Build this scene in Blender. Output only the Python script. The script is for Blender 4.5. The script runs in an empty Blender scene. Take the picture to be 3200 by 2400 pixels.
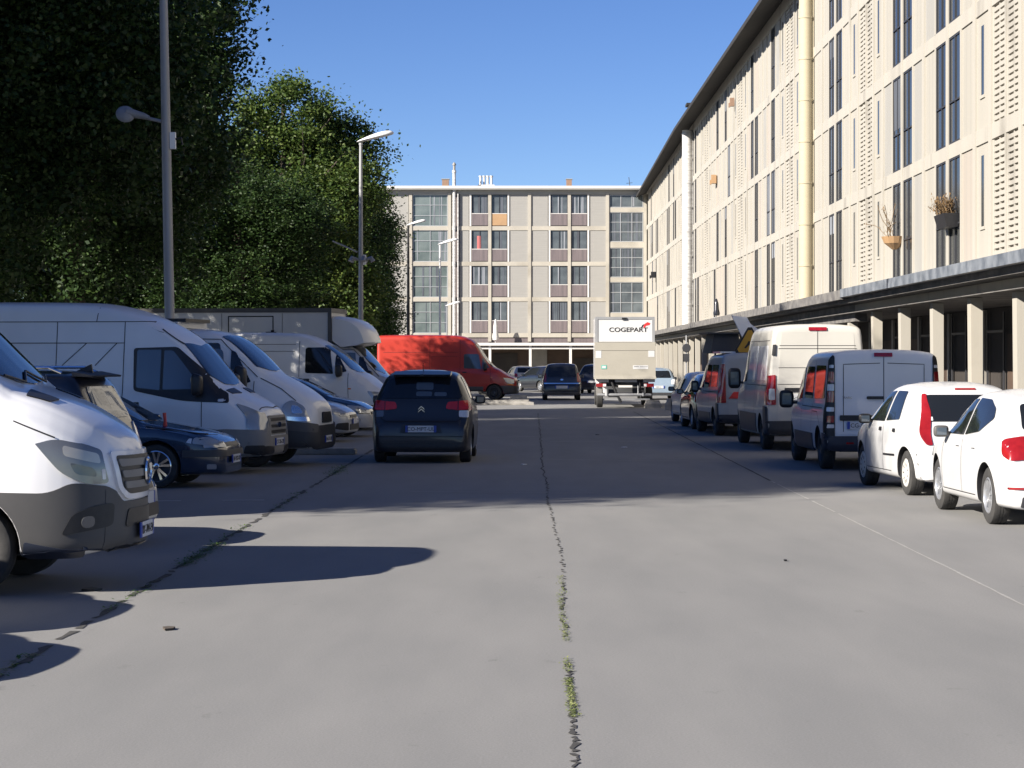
import bpy, bmesh, math, random
import numpy as np
from mathutils import Vector, Matrix, Euler
from mathutils.bvhtree import BVHTree
R = math.radians
SC = bpy.context.scene
COL = SC.collection

# ---------------------------------------------------------------- camera
F = 7100.0                      # focal length in pixels of the 3200 px wide photograph
cam_d = bpy.data.cameras.new('camera'); cam = bpy.data.objects.new('camera', cam_d); COL.objects.link(cam)
cam_d.sensor_width = 36; cam_d.lens = 36*F/3200
cam_d.shift_x = -25/3200; cam_d.shift_y = -73/3200
cam_d.clip_start = .5; cam_d.clip_end = 6000
cam.location = (0, 0, 1.8); cam.rotation_euler = (R(90), 0, 0)
SC.camera = cam

# ---------------------------------------------------------------- world, sun, exposure
SUN_EL, SUN_AZ = 26.5, 35.0      # the light travels towards +X, turned SUN_AZ degrees to +Y
w = bpy.data.worlds.new('World'); SC.world = w; w.use_nodes = True
nt = w.node_tree; bg = nt.nodes['Background']
sky = nt.nodes.new('ShaderNodeTexSky'); sky.sky_type = 'NISHITA'; sky.sun_disc = False
sky.sun_elevation = R(SUN_EL); sky.sun_rotation = R(180+90-SUN_AZ)
sky.altitude = 300; sky.air_density = .65; sky.dust_density = 0.0; sky.ozone_density = 3.0
hs = nt.nodes.new('ShaderNodeHueSaturation'); hs.inputs['Saturation'].default_value = 1.17; hs.inputs['Hue'].default_value = .514
nt.links.new(sky.outputs[0], hs.inputs['Color']); nt.links.new(hs.outputs[0], bg.inputs['Color'])
bg.inputs['Strength'].default_value = 0.057
sd = bpy.data.lights.new('sun', 'SUN'); sd.energy = 5.0; sd.angle = R(.53); sd.color = (1.0, .93, .83)
so = bpy.data.objects.new('sun', sd); COL.objects.link(so)
d = Vector((math.cos(R(SUN_EL))*math.cos(R(SUN_AZ)), math.cos(R(SUN_EL))*math.sin(R(SUN_AZ)), -math.sin(R(SUN_EL))))
so.rotation_euler = d.to_track_quat('-Z', 'Y').to_euler(); so.location = (-30, -20, 40)
SC.view_settings.view_transform = 'Standard'; SC.view_settings.look = 'None'
SC.view_settings.gamma = 1; SC.view_settings.exposure = 1.15

# ---------------------------------------------------------------- helpers
def tag(o, label=None, cat=None, group=None, kind=None):
    if label: o['label'] = label
    if cat: o['category'] = cat
    if group: o['group'] = group
    if kind: o['kind'] = kind
    return o
def empty(name, loc=(0, 0, 0), rz=0, parent=None):
    o = bpy.data.objects.new(name, None); COL.objects.link(o); o.location = loc; o.rotation_euler = (0, 0, rz)
    o.empty_display_size = .2
    if parent: o.parent = parent
    return o
def smooth(me, ang=35):
    me.shade_smooth()
    if ang < 180:
        me.set_sharp_from_angle(angle=R(ang))
def link(name, me, parent=None):
    o = bpy.data.objects.new(name, me); COL.objects.link(o)
    if parent: o.parent = parent
    return o
class MB:
    """collects boxes, prisms and tubes into one mesh"""
    def __init__(s): s.v = []; s.f = []; s.m = []
    def quadbox(s, P, mi=0):
        b = len(s.v); s.v += P
        for q in ((0,3,2,1),(4,5,6,7),(0,1,5,4),(1,2,6,5),(2,3,7,6),(3,0,4,7)):
            s.f.append([b+i for i in q]); s.m.append(mi)
    def box(s, x0, x1, y0, y1, z0, z1, mi=0):
        s.quadbox([(x0,y0,z0),(x1,y0,z0),(x1,y1,z0),(x0,y1,z0),(x0,y0,z1),(x1,y0,z1),(x1,y1,z1),(x0,y1,z1)], mi)
    def tube(s, pts, r, n=10, mi=0, caps=True):
        pts = [Vector(p) for p in pts]; rs = r if isinstance(r, (list, tuple)) else [r]*len(pts)
        b = len(s.v)
        for i, p in enumerate(pts):
            t = (pts[min(i+1, len(pts)-1)]-pts[max(i-1, 0)]).normalized()
            a = t.cross(Vector((0,0,1)) if abs(t.z) < .9 else Vector((1,0,0))).normalized(); c = t.cross(a)
            for k in range(n):
                th = 2*math.pi*k/n; q = p + (a*math.cos(th)+c*math.sin(th))*rs[i]; s.v.append(tuple(q))
        for i in range(len(pts)-1):
            for k in range(n):
                k2 = (k+1) % n; s.f.append([b+i*n+k, b+i*n+k2, b+(i+1)*n+k2, b+(i+1)*n+k]); s.m.append(mi)
        if caps:
            s.f.append([b+k for k in range(n)][::-1]); s.m.append(mi)
            s.f.append([b+(len(pts)-1)*n+k for k in range(n)]); s.m.append(mi)
    def lathe(s, prof, c, axis='Y', n=28, mi=0):
        """prof: (radius, offset along axis)"""
        b = len(s.v)
        for (r, h) in prof:
            for k in range(n):
                th = 2*math.pi*k/n; ca, sa = r*math.cos(th), r*math.sin(th)
                s.v.append({'Y': (c[0]+ca, c[1]+h, c[2]+sa), 'Z': (c[0]+ca, c[1]+sa, c[2]+h), 'X': (c[0]+h, c[1]+ca, c[2]+sa)}[axis])
        for i in range(len(prof)-1):
            for k in range(n):
                k2 = (k+1) % n; s.f.append([b+i*n+k, b+i*n+k2, b+(i+1)*n+k2, b+(i+1)*n+k]); s.m.append(mi)
        if prof[-1][0] > 1e-4: s.f.append([b+(len(prof)-1)*n+k for k in range(n)]); s.m.append(mi)
        if prof[0][0] > 1e-4: s.f.append([b+k for k in range(n)][::-1]); s.m.append(mi)
    def prism(s, pts, d, mi=0):
        """pts: closed 3D polygon, extruded by vector d"""
        b = len(s.v); n = len(pts); d = Vector(d)
        s.v += [tuple(p) for p in pts]; s.v += [tuple(Vector(p)+d) for p in pts]
        s.f.append([b+i for i in range(n)][::-1]); s.m.append(mi)
        s.f.append([b+n+i for i in range(n)]); s.m.append(mi)
        for i in range(n):
            j = (i+1) % n; s.f.append([b+i, b+j, b+n+j, b+n+i]); s.m.append(mi)
    def mesh(s, name, mats, sm=None, fix=True):
        me = bpy.data.meshes.new(name); me.from_pydata([tuple(p) for p in s.v], [], s.f)
        for m in (mats if isinstance(mats, (list, tuple)) else [mats]): me.materials.append(m)
        me.polygons.foreach_set('material_index', s.m)
        if fix:
            bm = bmesh.new(); bm.from_mesh(me); bmesh.ops.recalc_face_normals(bm, faces=bm.faces); bm.to_mesh(me); bm.free()
        if sm: smooth(me, sm)
        me.update(); return me
    def build(s, name, mats, parent=None, sm=None, fix=True): return link(name, s.mesh(name, mats, sm, fix), parent)

# ---------------------------------------------------------------- materials
def mat(name, col, rough=.6, metal=0, col2=None, nscale=3, nfac=.5, bump=0, bscale=40, coat=0, spec=.5, detail=4, stretch=None, col3=None, n3=.3, t3=(.55,.7)):
    m = bpy.data.materials.new(name); m.use_nodes = True; t = m.node_tree; p = t.nodes['Principled BSDF']
    p.inputs['Base Color'].default_value = (*col, 1); p.inputs['Roughness'].default_value = rough
    p.inputs['Metallic'].default_value = metal; p.inputs['Coat Weight'].default_value = coat
    p.inputs['Coat Roughness'].default_value = .06; p.inputs['Specular IOR Level'].default_value = spec
    tc = t.nodes.new('ShaderNodeTexCoord'); mp = t.nodes.new('ShaderNodeMapping'); t.links.new(tc.outputs['Object'], mp.inputs['Vector'])
    if stretch: mp.inputs['Scale'].default_value = stretch
    if col2 is not None:
        n = t.nodes.new('ShaderNodeTexNoise'); n.inputs['Scale'].default_value = nscale; n.inputs['Detail'].default_value = detail
        t.links.new(mp.outputs[0], n.inputs['Vector'])
        r = t.nodes.new('ShaderNodeValToRGB'); r.color_ramp.elements[0].position = .5-nfac*.5; r.color_ramp.elements[1].position = .5+nfac*.5
        r.color_ramp.elements[0].color = (*col, 1); r.color_ramp.elements[1].color = (*col2, 1)
        t.links.new(n.outputs['Fac'], r.inputs['Fac']); last = r.outputs['Color']
        if col3 is not None:
            n2 = t.nodes.new('ShaderNodeTexNoise'); n2.inputs['Scale'].default_value = n3; n2.inputs['Detail'].default_value = 8; t.links.new(mp.outputs[0], n2.inputs['Vector'])
            r2 = t.nodes.new('ShaderNodeValToRGB'); r2.color_ramp.elements[0].position = t3[0]; r2.color_ramp.elements[1].position = t3[1]
            t.links.new(n2.outputs['Fac'], r2.inputs['Fac'])
            mx = t.nodes.new('ShaderNodeMix'); mx.data_type = 'RGBA'; t.links.new(r2.outputs['Color'], mx.inputs['Factor'])
            t.links.new(last, mx.inputs['A']); mx.inputs['B'].default_value = (*col3, 1); last = mx.outputs['Result']
        t.links.new(last, p.inputs['Base Color'])
    if bump:
        n = t.nodes.new('ShaderNodeTexNoise'); n.inputs['Scale'].default_value = bscale; n.inputs['Detail'].default_value = 3
        t.links.new(mp.outputs[0], n.inputs['Vector']); b = t.nodes.new('ShaderNodeBump'); b.inputs['Strength'].default_value = bump; b.inputs['Distance'].default_value = .01
        t.links.new(n.outputs['Fac'], b.inputs['Height']); t.links.new(b.outputs[0], p.inputs['Normal'])
    return m
M = {}
M['cream'] = mat('cream_render', (.40,.376,.328), .85, col2=(.355,.335,.295), nscale=1.4, nfac=.5, col3=(.25,.235,.205), n3=1.1, t3=(.56,.78), bump=.15, bscale=30, stretch=(1,1,.22))
M['cream_panel'] = mat('cream_panel', (.38,.358,.312), .85, col2=(.325,.308,.27), nscale=1.2, nfac=.5, stretch=(1,1,.15), bump=.1)
M['pink_panel'] = mat('pinkish_panel', (.38,.34,.295), .85, col2=(.335,.30,.26), nscale=1.2, stretch=(1,1,.15))
M['grey_panel'] = mat('grey_panel', (.32,.31,.285), .85, col2=(.285,.278,.258), nscale=1.5, stretch=(1,1,.2))
M['far_panel'] = mat('far_panel_boards', (.30,.29,.27), .85, col2=(.27,.262,.245), nscale=2.0, stretch=(.3,.3,6))
M['far_cream'] = mat('far_concrete', (.41,.38,.325), .85, col2=(.36,.335,.285), nscale=1.0, col3=(.29,.265,.22), n3=.5, t3=(.5,.75))
M['white_trim'] = mat('white_trim', (.62,.60,.57), .7, col2=(.56,.54,.51), nscale=3)
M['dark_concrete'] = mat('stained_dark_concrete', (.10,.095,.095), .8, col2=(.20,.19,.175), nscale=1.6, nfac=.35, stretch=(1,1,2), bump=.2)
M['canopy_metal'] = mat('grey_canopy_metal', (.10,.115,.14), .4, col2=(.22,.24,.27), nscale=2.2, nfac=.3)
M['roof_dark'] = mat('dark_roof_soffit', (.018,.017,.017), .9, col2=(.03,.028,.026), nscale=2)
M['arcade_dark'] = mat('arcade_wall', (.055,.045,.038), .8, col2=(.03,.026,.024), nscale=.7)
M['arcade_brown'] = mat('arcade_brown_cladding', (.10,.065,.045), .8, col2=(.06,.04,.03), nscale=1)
M['tile_grey'] = mat('grey_wall_tiles', (.30,.28,.25), .6, col2=(.22,.21,.19), nscale=2)
M['glass'] = mat('window_glass', (.030,.034,.038), .12, spec=.22)
M['glass_dull'] = mat('dull_window_glass', (.055,.065,.075), .18, col2=(.12,.14,.15), nscale=.8, nfac=.4, spec=.5)
M['glass_green'] = mat('greenish_stair_glass', (.09,.115,.115), .12, col2=(.17,.20,.195), nscale=.5, nfac=.3)
M['curtain'] = mat('grey_curtain', (.30,.32,.35), .9, col2=(.10,.11,.13), nscale=7, nfac=.3, stretch=(1,1,.04))
M['curtain_dark'] = mat('dark_curtain', (.11,.125,.15), .9, col2=(.05,.055,.07), nscale=6, nfac=.3, stretch=(1,1,.04))
M['rail_glass'] = mat('mauve_guard_panel', (.17,.138,.14), .5, col2=(.125,.105,.108), nscale=9, nfac=.3, stretch=(1,1,.05))
M['rail_orange'] = mat('orange_guard_panel', (.40,.25,.13), .6, col2=(.34,.21,.11), nscale=2)
M['pink_cloth'] = mat('pink_drape', (.62,.22,.20), .8, col2=(.45,.12,.12), nscale=6, stretch=(1,1,.1))
M['frame_grey'] = mat('grey_aluminium', (.42,.43,.44), .5, metal=.3)
M['frame_dark'] = mat('dark_window_frame', (.035,.035,.04), .5)
M['pipe_yellow'] = mat('yellowed_pipe', (.43,.38,.27), .7, col2=(.40,.35,.25), nscale=2, stretch=(1,1,3))
M['pipe_white'] = mat('white_pipe', (.62,.61,.59), .7, col2=(.42,.41,.40), nscale=2, stretch=(1,1,4), nfac=.25)
M['brick'] = mat('chimney_brick', (.30,.19,.13), .9, col2=(.22,.14,.10), nscale=8)
M['galv'] = mat('galvanised_steel', (.34,.345,.35), .55, metal=.35, col2=(.27,.275,.285), nscale=2, stretch=(1,1,.3))
M['lamp_grey'] = mat('lamp_housing', (.24,.25,.27), .5, col2=(.19,.20,.22), nscale=6)
M['lamp_white'] = mat('white_lamp_housing', (.78,.78,.77), .5, col2=(.72,.72,.71), nscale=6)
M['black'] = mat('black_plastic', (.012,.012,.014), .45, col2=(.02,.02,.022), nscale=20)
M['rubber'] = mat('tyre_rubber', (.022,.022,.023), .85, col2=(.05,.048,.045), nscale=9, nfac=.5, bump=.2)
M['plastic'] = mat('grey_bumper_plastic', (.065,.063,.063), .55, col2=(.08,.078,.076), nscale=4, bump=.05, bscale=200)
M['plastic_dusty'] = mat('dusty_bumper_plastic', (.19,.18,.17), .6, col2=(.25,.24,.22), nscale=3)
M['plastic_dark'] = mat('dark_bumper_plastic', (.03,.031,.036), .5, col2=(.045,.046,.05), nscale=4)
M['navy_plastic'] = mat('navy_bumper_plastic', (.022,.027,.042), .4, col2=(.03,.036,.055), nscale=4)
M['chrome'] = mat('chrome', (.75,.76,.78), .12, metal=1)
M['alloy'] = mat('alloy_rim', (.50,.51,.53), .3, metal=.6, col2=(.38,.39,.41), nscale=8)
M['alloy_dark'] = mat('dark_steel_rim', (.06,.062,.067), .45, metal=.5, col2=(.09,.09,.095), nscale=8)
M['hubcap'] = mat('pale_hubcap', (.62,.60,.56), .5, col2=(.50,.48,.45), nscale=6)
M['headlight'] = mat('headlight_glass', (.30,.32,.33), .10, metal=.3, coat=1, col2=(.44,.43,.40), nscale=4, nfac=.5)
M['headlight_near'] = mat('near_headlight_glass', (.13,.135,.14), .10, metal=.2, coat=1, col2=(.20,.20,.195), nscale=3, nfac=.5)
M['tail_clear'] = mat('strong_red_tail_lamp', (.62,.022,.022), .15, coat=.6, col2=(.45,.015,.015), nscale=12)
M['lamp_inner'] = mat('headlight_reflector', (.80,.80,.78), .12, metal=.9, coat=1)
M['headlight_dark'] = mat('smoked_headlight_glass', (.09,.095,.10), .08, metal=.2, coat=1, col2=(.13,.135,.14), nscale=3, nfac=.6)
M['tail_red'] = mat('red_tail_lamp', (.34,.010,.014), .12, coat=1, col2=(.20,.006,.01), nscale=14, nfac=.4)
M['tail_bright'] = mat('bright_red_tail_lamp', (.28,.012,.014), .15, coat=.6, col2=(.20,.008,.010), nscale=12)
M['orange_lamp'] = mat('orange_indicator', (.70,.20,.03), .2, coat=1)
M['white_lamp'] = mat('clear_lamp', (.70,.70,.72), .15, coat=1, col2=(.55,.55,.56), nscale=20)
M['auto_glass'] = mat('car_glass', (.012,.014,.017), .03, spec=.55)
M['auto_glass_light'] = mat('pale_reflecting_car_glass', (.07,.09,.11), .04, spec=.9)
M['plate'] = mat('plate_white', (.62,.62,.62), .45)
M['plate_blue'] = mat('plate_blue', (.03,.07,.35), .4)
M['ink'] = mat('black_ink', (.01,.01,.012), .5)
M['red_ink'] = mat('red_ink', (.62,.03,.03), .5)
M['red_paint'] = mat('red_plastic', (.50,.03,.03), .4)
M['seam'] = mat('panel_gap_dark', (.015,.015,.017), .8)
M['concrete'] = mat('block_concrete', (.34,.32,.29), .9, col2=(.22,.21,.19), nscale=5, bump=.4, bscale=20)
M['sign_yellow'] = mat('sign_yellow', (.50,.28,.02), .5, col2=(.42,.23,.02), nscale=5)
M['bark'] = mat('bark', (.10,.08,.06), .95, col2=(.05,.04,.032), nscale=8, bump=.5)
def paint(name, c, rough=.32, coat=.6, dirt=.5, c2=None, metal=0):
    c2 = c2 or tuple(x*.86 for x in c)
    return mat(name, c, rough, metal=metal, coat=coat, col2=c2, nscale=1.3, nfac=.7, bump=.012, bscale=3)
M['white'] = paint('white_paint', (.80,.80,.81)); M['white_dusty'] = paint('dusty_white_paint', (.78,.78,.77), .4, .35)
M['white_bright'] = paint('bright_white_paint', (.60,.60,.60), .38, .45); M['silver'] = paint('silver_paint', (.50,.505,.51), .35, .6, metal=.25)
M['grey_white'] = paint('greyish_white_paint', (.79,.80,.81), .38, .35); M['cream_white'] = paint('cream_white_paint', (.56,.54,.49), .4, .25)
M['truck_beige'] = paint('beige_tail_lift', (.38,.355,.30), .5, .15); M['red'] = paint('red_van_paint', (.42,.032,.018), .4, .4)
M['blue_car'] = paint('dark_blue_paint', (.009,.024,.055), .25, 1); M['anthracite'] = paint('anthracite_paint', (.028,.029,.033), .35, .45, metal=.2)
M['navy'] = paint('navy_paint', (.012,.014,.022), .28, .6); M['black_car'] = paint('black_paint', (.014,.015,.02), .2, 1)
M['ice_blue'] = paint('pale_blue_paint', (.28,.36,.45), .35, .6, metal=.2)
M['grey_mid'] = paint('mid_grey_paint', (.34,.37,.41), .38, .35)
M['box_grey'] = paint('grey_box_body', (.58,.58,.56), .6, .1)

def leafmat(name, c1, c2, c3):
    m = bpy.data.materials.new(name); m.use_nodes = True; t = m.node_tree; p = t.nodes['Principled BSDF']
    g = t.nodes.new('ShaderNodeNewGeometry'); r = t.nodes.new('ShaderNodeValToRGB')
    r.color_ramp.elements[0].color = (*c1, 1); r.color_ramp.elements[1].color = (*c3, 1); e = r.color_ramp.elements.new(.5); e.color = (*c2, 1)
    t.links.new(g.outputs['Random Per Island'], r.inputs['Fac']); t.links.new(r.outputs[0], p.inputs['Base Color'])
    p.inputs['Roughness'].default_value = .55; p.inputs['Specular IOR Level'].default_value = .3
    tr = t.nodes.new('ShaderNodeBsdfTranslucent'); t.links.new(r.outputs[0], tr.inputs['Color'])
    mx = t.nodes.new('ShaderNodeMixShader'); mx.inputs[0].default_value = .25
    t.links.new(p.outputs[0], mx.inputs[1]); t.links.new(tr.outputs[0], mx.inputs[2]); t.links.new(mx.outputs[0], t.nodes['Material Output'].inputs['Surface'])
    return m
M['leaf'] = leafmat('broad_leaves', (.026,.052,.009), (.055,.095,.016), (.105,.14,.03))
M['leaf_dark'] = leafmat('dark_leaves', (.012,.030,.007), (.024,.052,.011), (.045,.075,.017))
M['weed'] = leafmat('weed_leaves', (.14,.18,.05), (.22,.26,.09), (.30,.31,.14))
M['weed_green'] = leafmat('green_weed_leaves', (.04,.09,.015), (.07,.14,.02), (.12,.18,.04))
M['dry_leaf'] = leafmat('dry_twigs', (.12,.08,.04), (.20,.13,.07), (.30,.20,.10))
# ---------------------------------------------------------------- ground
def asphalt():
    m = bpy.data.materials.new('pale_worn_asphalt'); m.use_nodes = True; t = m.node_tree; p = t.nodes['Principled BSDF']
    tc = t.nodes.new('ShaderNodeTexCoord')
    def noise(scale, detail, sc=(1,1,1), rough=.5):
        mp = t.nodes.new('ShaderNodeMapping'); mp.inputs['Scale'].default_value = sc; t.links.new(tc.outputs['Object'], mp.inputs['Vector'])
        n = t.nodes.new('ShaderNodeTexNoise'); n.inputs['Scale'].default_value = scale; n.inputs['Detail'].default_value = detail; n.inputs['Roughness'].default_value = rough
        t.links.new(mp.outputs[0], n.inputs['Vector']); return n.outputs['Fac']
    def ramp(f, a, b, ca, cb):
        r = t.nodes.new('ShaderNodeValToRGB'); e = r.color_ramp.elements; e[0].position = a; e[1].position = b; e[0].color = (*ca, 1); e[1].color = (*cb, 1)
        t.links.new(f, r.inputs['Fac']); return r.outputs['Color']
    def mix(f, a, b, mode='MIX'):
        x = t.nodes.new('ShaderNodeMix'); x.data_type = 'RGBA'; x.blend_type = mode
        if isinstance(f, float): x.inputs['Factor'].default_value = f
        else: t.links.new(f, x.inputs['Factor'])
        t.links.new(a, x.inputs['A']); t.links.new(b, x.inputs['B']); return x.outputs['Result']
    c = ramp(noise(.35, 5, (1,.35,1)), .3, .7, (.212,.211,.205), (.262,.256,.246))
    c2 = ramp(noise(1.6, 6, (1,.2,1)), .35, .75, (.190,.190,.186), (.262,.256,.245))
    c = mix(.5, c, c2)
    fine = ramp(noise(70, 3, rough=.8), .25, .75, (.82,.82,.82), (1.14,1.14,1.14))
    c = mix(1.0, c, fine, 'MULTIPLY')
    spots = ramp(noise(2.3, 8, (1,.5,1), .7), .64, .70, (1,1,1), (.80,.80,.80))
    c = mix(1.0, c, spots, 'MULTIPLY')
    t.links.new(c, p.inputs['Base Color']); p.inputs['Roughness'].default_value = .85; p.inputs['Specular IOR Level'].default_value = .3
    b = t.nodes.new('ShaderNodeBump'); b.inputs['Strength'].default_value = .3; b.inputs['Distance'].default_value = .004
    t.links.new(noise(90, 2), b.inputs['Height']); t.links.new(b.outputs[0], p.inputs['Normal'])
    return m
M['asphalt'] = asphalt()
M['joint'] = mat('dark_joint_filler', (.035,.034,.032), .95, col2=(.06,.058,.055), nscale=20)
M['joint_pale'] = mat('pale_joint_filler', (.38,.37,.35), .95, col2=(.27,.265,.25), nscale=10)
M['marking'] = mat('worn_white_marking', (.62,.62,.60), .8, col2=(.40,.40,.39), nscale=6)
M['patch'] = mat('darker_asphalt_patch', (.17,.168,.165), .9, col2=(.21,.205,.20), nscale=3)
g = MB(); g.v = [(-2500,-60,0),(2500,-60,0),(2500,3500,0),(-2500,3500,0)]; g.f = [[0,1,2,3]]; g.m = [0]
tag(g.build('ground', M['asphalt'], fix=False), kind='structure')
random.seed(4)
def strip(name, pts, w, m, z=.004, jitter=0, step=.12, breaks=0, wj=.4):
    """a jagged flat strip lying on the ground, along a polyline"""
    mb = MB(); P = []
    for (a, b) in zip(pts[:-1], pts[1:]):
        a, b = Vector((*a, 0)), Vector((*b, 0)); n = max(1, int((b-a).length/step))
        for k in range(n): P.append(a.lerp(b, k/n))
    P.append(Vector((*pts[-1], 0)))
    prev = None
    for i, p in enumerate(P):
        t = (P[min(i+1, len(P)-1)]-P[max(i-1, 0)]).normalized(); n = Vector((-t.y, t.x, 0))
        c = p + n*random.uniform(-jitter, jitter); ww = w*random.uniform(1-wj, 1+wj)/2
        cur = (c-n*ww, c+n*ww)
        if prev and random.random() >= breaks:
            b = len(mb.v); mb.v += [(prev[0].x,prev[0].y,z),(prev[1].x,prev[1].y,z),(cur[1].x,cur[1].y,z),(cur[0].x,cur[0].y,z)]; mb.f.append([b,b+1,b+2,b+3]); mb.m.append(0)
        prev = cur
    return tag(mb.build(name, m, fix=False), kind='structure')
strip('crack', [(.235,8.5),(.247,10.04),(.265,11.6),(.29,13.5)], .022, M['joint'], .004, .016, .04, .15, .8)
strip('crack', [(.29,14.8),(.315,16.6),(.37,19),(.385,22),(.37,26),(.355,29),(.40,33)], .018, M['joint'], .004, .02, .10, .35, .8)
strip('crack', [(.40,33),(.37,36.5),(.42,44),(.50,56),(.62,78)], .022, M['joint'], .004, .03, .4, .02, .5)
strip('road_joint', [(3.68,13),(3.72,20),(3.74,27),(3.75,34)], .022, M['joint_pale'], .004, .004, .3, .1)
strip('road_joint', [(3.75,34),(3.9,60),(4.0,80)], .03, M['joint'], .004, .006, .6)
strip('road_joint', [(-2.97,10),(-2.97,40)], .05, M['joint'], .004, .02, .15, .25, .6)
strip('road_joint', [(-2.97,40),(-2.97,100)], .05, M['joint'], .004, .01, .6, .1, .6)
for (a, b, w_) in (((.6,50.5),(5.0,51.0),.10),((-2.3,45.5),(.4,46.2),.06),((.4,41.5),(4.2,40.2),.05),((-1.5,31.2),(3.5,30.4),.06),((-2.6,52),(.5,54),.08),((.5,62),(4.2,61),.08)):
    strip('worn_streak', [a, b], w_, M['joint_pale'], .004, .03, .4, .15, .7)
strip('bay_marking', [(-7.5,28.7),(-3.3,29.3)], .08, M['marking'], .004, 0, .5, .1, .2)
strip('bay_marking', [(-6.5,39.4),(-3.0,39.9)], .08, M['marking'], .004, 0, .5, .1, .2)
strip('bay_marking', [(4.0,58.2),(4.9,58.2)], .1, M['marking'], .004, 0, .5, 0, .2)
def weeds(name, label, spots, m, lift=1.0):
    mb = MB()
    for (x, y, n, rx, ry, h) in spots:
        for _ in range(n):
            px, py = x+random.gauss(0, rx), y+random.uniform(-ry, ry); a = random.uniform(0, 6.28); s = random.uniform(.006, .014)*lift
            c, sn = math.cos(a)*s, math.sin(a)*s; z = random.uniform(.004, h); tl = random.uniform(-.5, .9)*s
            b = len(mb.v); mb.v += [(px-c,py-sn,z),(px+sn*.5,py-c*.5,z+tl*.4),(px+c,py+sn,z+tl),(px-sn*.5,py+c*.5,z+tl*.4)]; mb.f.append([b,b+1,b+2,b+3]); mb.m.append(0)
    o = mb.build(name, m, fix=False); tag(o, label, 'weeds', kind='stuff'); return o
weeds('weeds', 'yellow green moss and weeds growing in the long centre crack', [(.272,12.15,520,.014,.70,.008),(.300,16.0,380,.014,1.5,.010),(.335,18.2,120,.015,.8,.012),(.28,13.4,120,.015,.3,.012)], M['weed'])
weeds('weeds', 'green weeds in the joint before the parked vans', [(-2.95,21.0,650,.045,1.2,.03),(-2.97,23.6,150,.05,1.2,.02),(-2.97,17.4,120,.03,1.2,.012),(-2.99,13.4,130,.03,.5,.012),(-2.95,37,500,.08,1.5,.04),(-2.97,29,200,.05,2,.02)], M['weed_green'], 1.6)
for k_ in range(7):
    random.seed(70+k_); x_ = random.uniform(-2, 6); y_ = random.uniform(27, 60); pts_ = [(x_, y_)]; a_ = random.uniform(-.5, .5)+(0 if k_ % 2 else 3.14)
    for q_ in range(6): a_ += random.uniform(-.5,.5); pts_.append((pts_[-1][0]+math.cos(a_)*.5, pts_[-1][1]+math.sin(a_)*.9))
    strip('hairline_crack', pts_, .007, M['joint'], .004, .008, .06, .12, .6)
# kerb strip ends between the parking rows
def kerb(name, x0, x1, y0, y1, h, label):
    bm = bmesh.new(); bmesh.ops.create_cube(bm, size=1)
    for v in bm.verts: v.co = Vector(((x0+x1)/2+v.co.x*(x1-x0), (y0+y1)/2+v.co.y*(y1-y0), h/2+v.co.z*h-.01))
    bmesh.ops.bevel(bm, geom=bm.edges[:], offset=.03, segments=2, affect='EDGES')
    me = bpy.data.meshes.new(name); bm.to_mesh(me); bm.free(); me.materials.append(M['concrete'])
    o = link(name, me); tag(o, label, 'kerb'); return o
kerb('kerb_stone', -4.6, -3.15, 43.4, 44.0, .13, 'low concrete kerb end beside the dark hatchback on the left')
def rough_block(name, c, sx, sy, sz, label, seed, rz=0):
    rnd = random.Random(seed); bm = bmesh.new(); bmesh.ops.create_cube(bm, size=1); bmesh.ops.subdivide_edges(bm, edges=bm.edges[:], cuts=3, use_grid_fill=True)
    for v in bm.verts:
        top = v.co.z > .2
        v.co = Vector((v.co.x*sx*(.86 if top else 1), v.co.y*sy*(.8 if top else 1), (v.co.z+.5)*sz))+Vector((rnd.uniform(-.02,.02), rnd.uniform(-.02,.02), rnd.uniform(-.02,.02) if v.co.z > -.4 else 0))
    me = bpy.data.meshes.new(name); bm.to_mesh(me); bm.free(); me.materials.append(M['concrete']); smooth(me, 40)
    o = link(name, me); o.location = c; o.rotation_euler.z = rz; tag(o, label, 'concrete block', 'concrete blocks on the car park'); return o
rough_block('concrete_block', (-.90,92.4,0), 2.9, .5, .20, 'long low concrete block in front of the red van', 3)
rough_block('concrete_block', (-.05,96.0,0), .8, .5, .34, 'broken concrete lump at the nose of the red van', 5)
rough_block('concrete_block', (5.75,82.5,0), .95, .6, .42, 'rough grey block ahead of the white and black car on the right', 7)
rough_block('concrete_block', (5.05,86.5,0), .6, .6, .30, 'small pale concrete block beside the wheel of the box truck', 8)
# manhole-like marks and litter
def litter(x, y, s, m, label, seed):
    rnd = random.Random(seed); mb = MB(); n = 7
    pts = [(x+math.cos(2*math.pi*k/n)*s*rnd.uniform(.6,1.3), y+math.sin(2*math.pi*k/n)*s*rnd.uniform(1,2.4), .004) for k in range(n)]
    mb.prism(pts, (0,0,.012)); tag(mb.build('litter', m), label, 'litter', 'scraps of litter on the asphalt')
litter(-2.35, 15.2, .05, M['bark'], 'dark flat scrap lying on the open sunny asphalt, left of centre', 1)
litter(-3.36, 17.8, .07, M['black'], 'black scrap beside the green weeds before the big white van', 2)
litter(2.38, 20.4, .02, M['black'], 'tiny dark scrap on the pale joint line on the right', 3)
litter(1.88, 55.0, .05, M['black'], 'black scrap on the shaded asphalt behind the truck', 4)
litter(2.16, 47.0, .06, M['plate'], 'white paper scrap on the shaded asphalt right of centre', 5)
litter(.06, 39.2, .05, M['plate'], 'white paper scrap on the shade left of the centre crack', 6)
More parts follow.
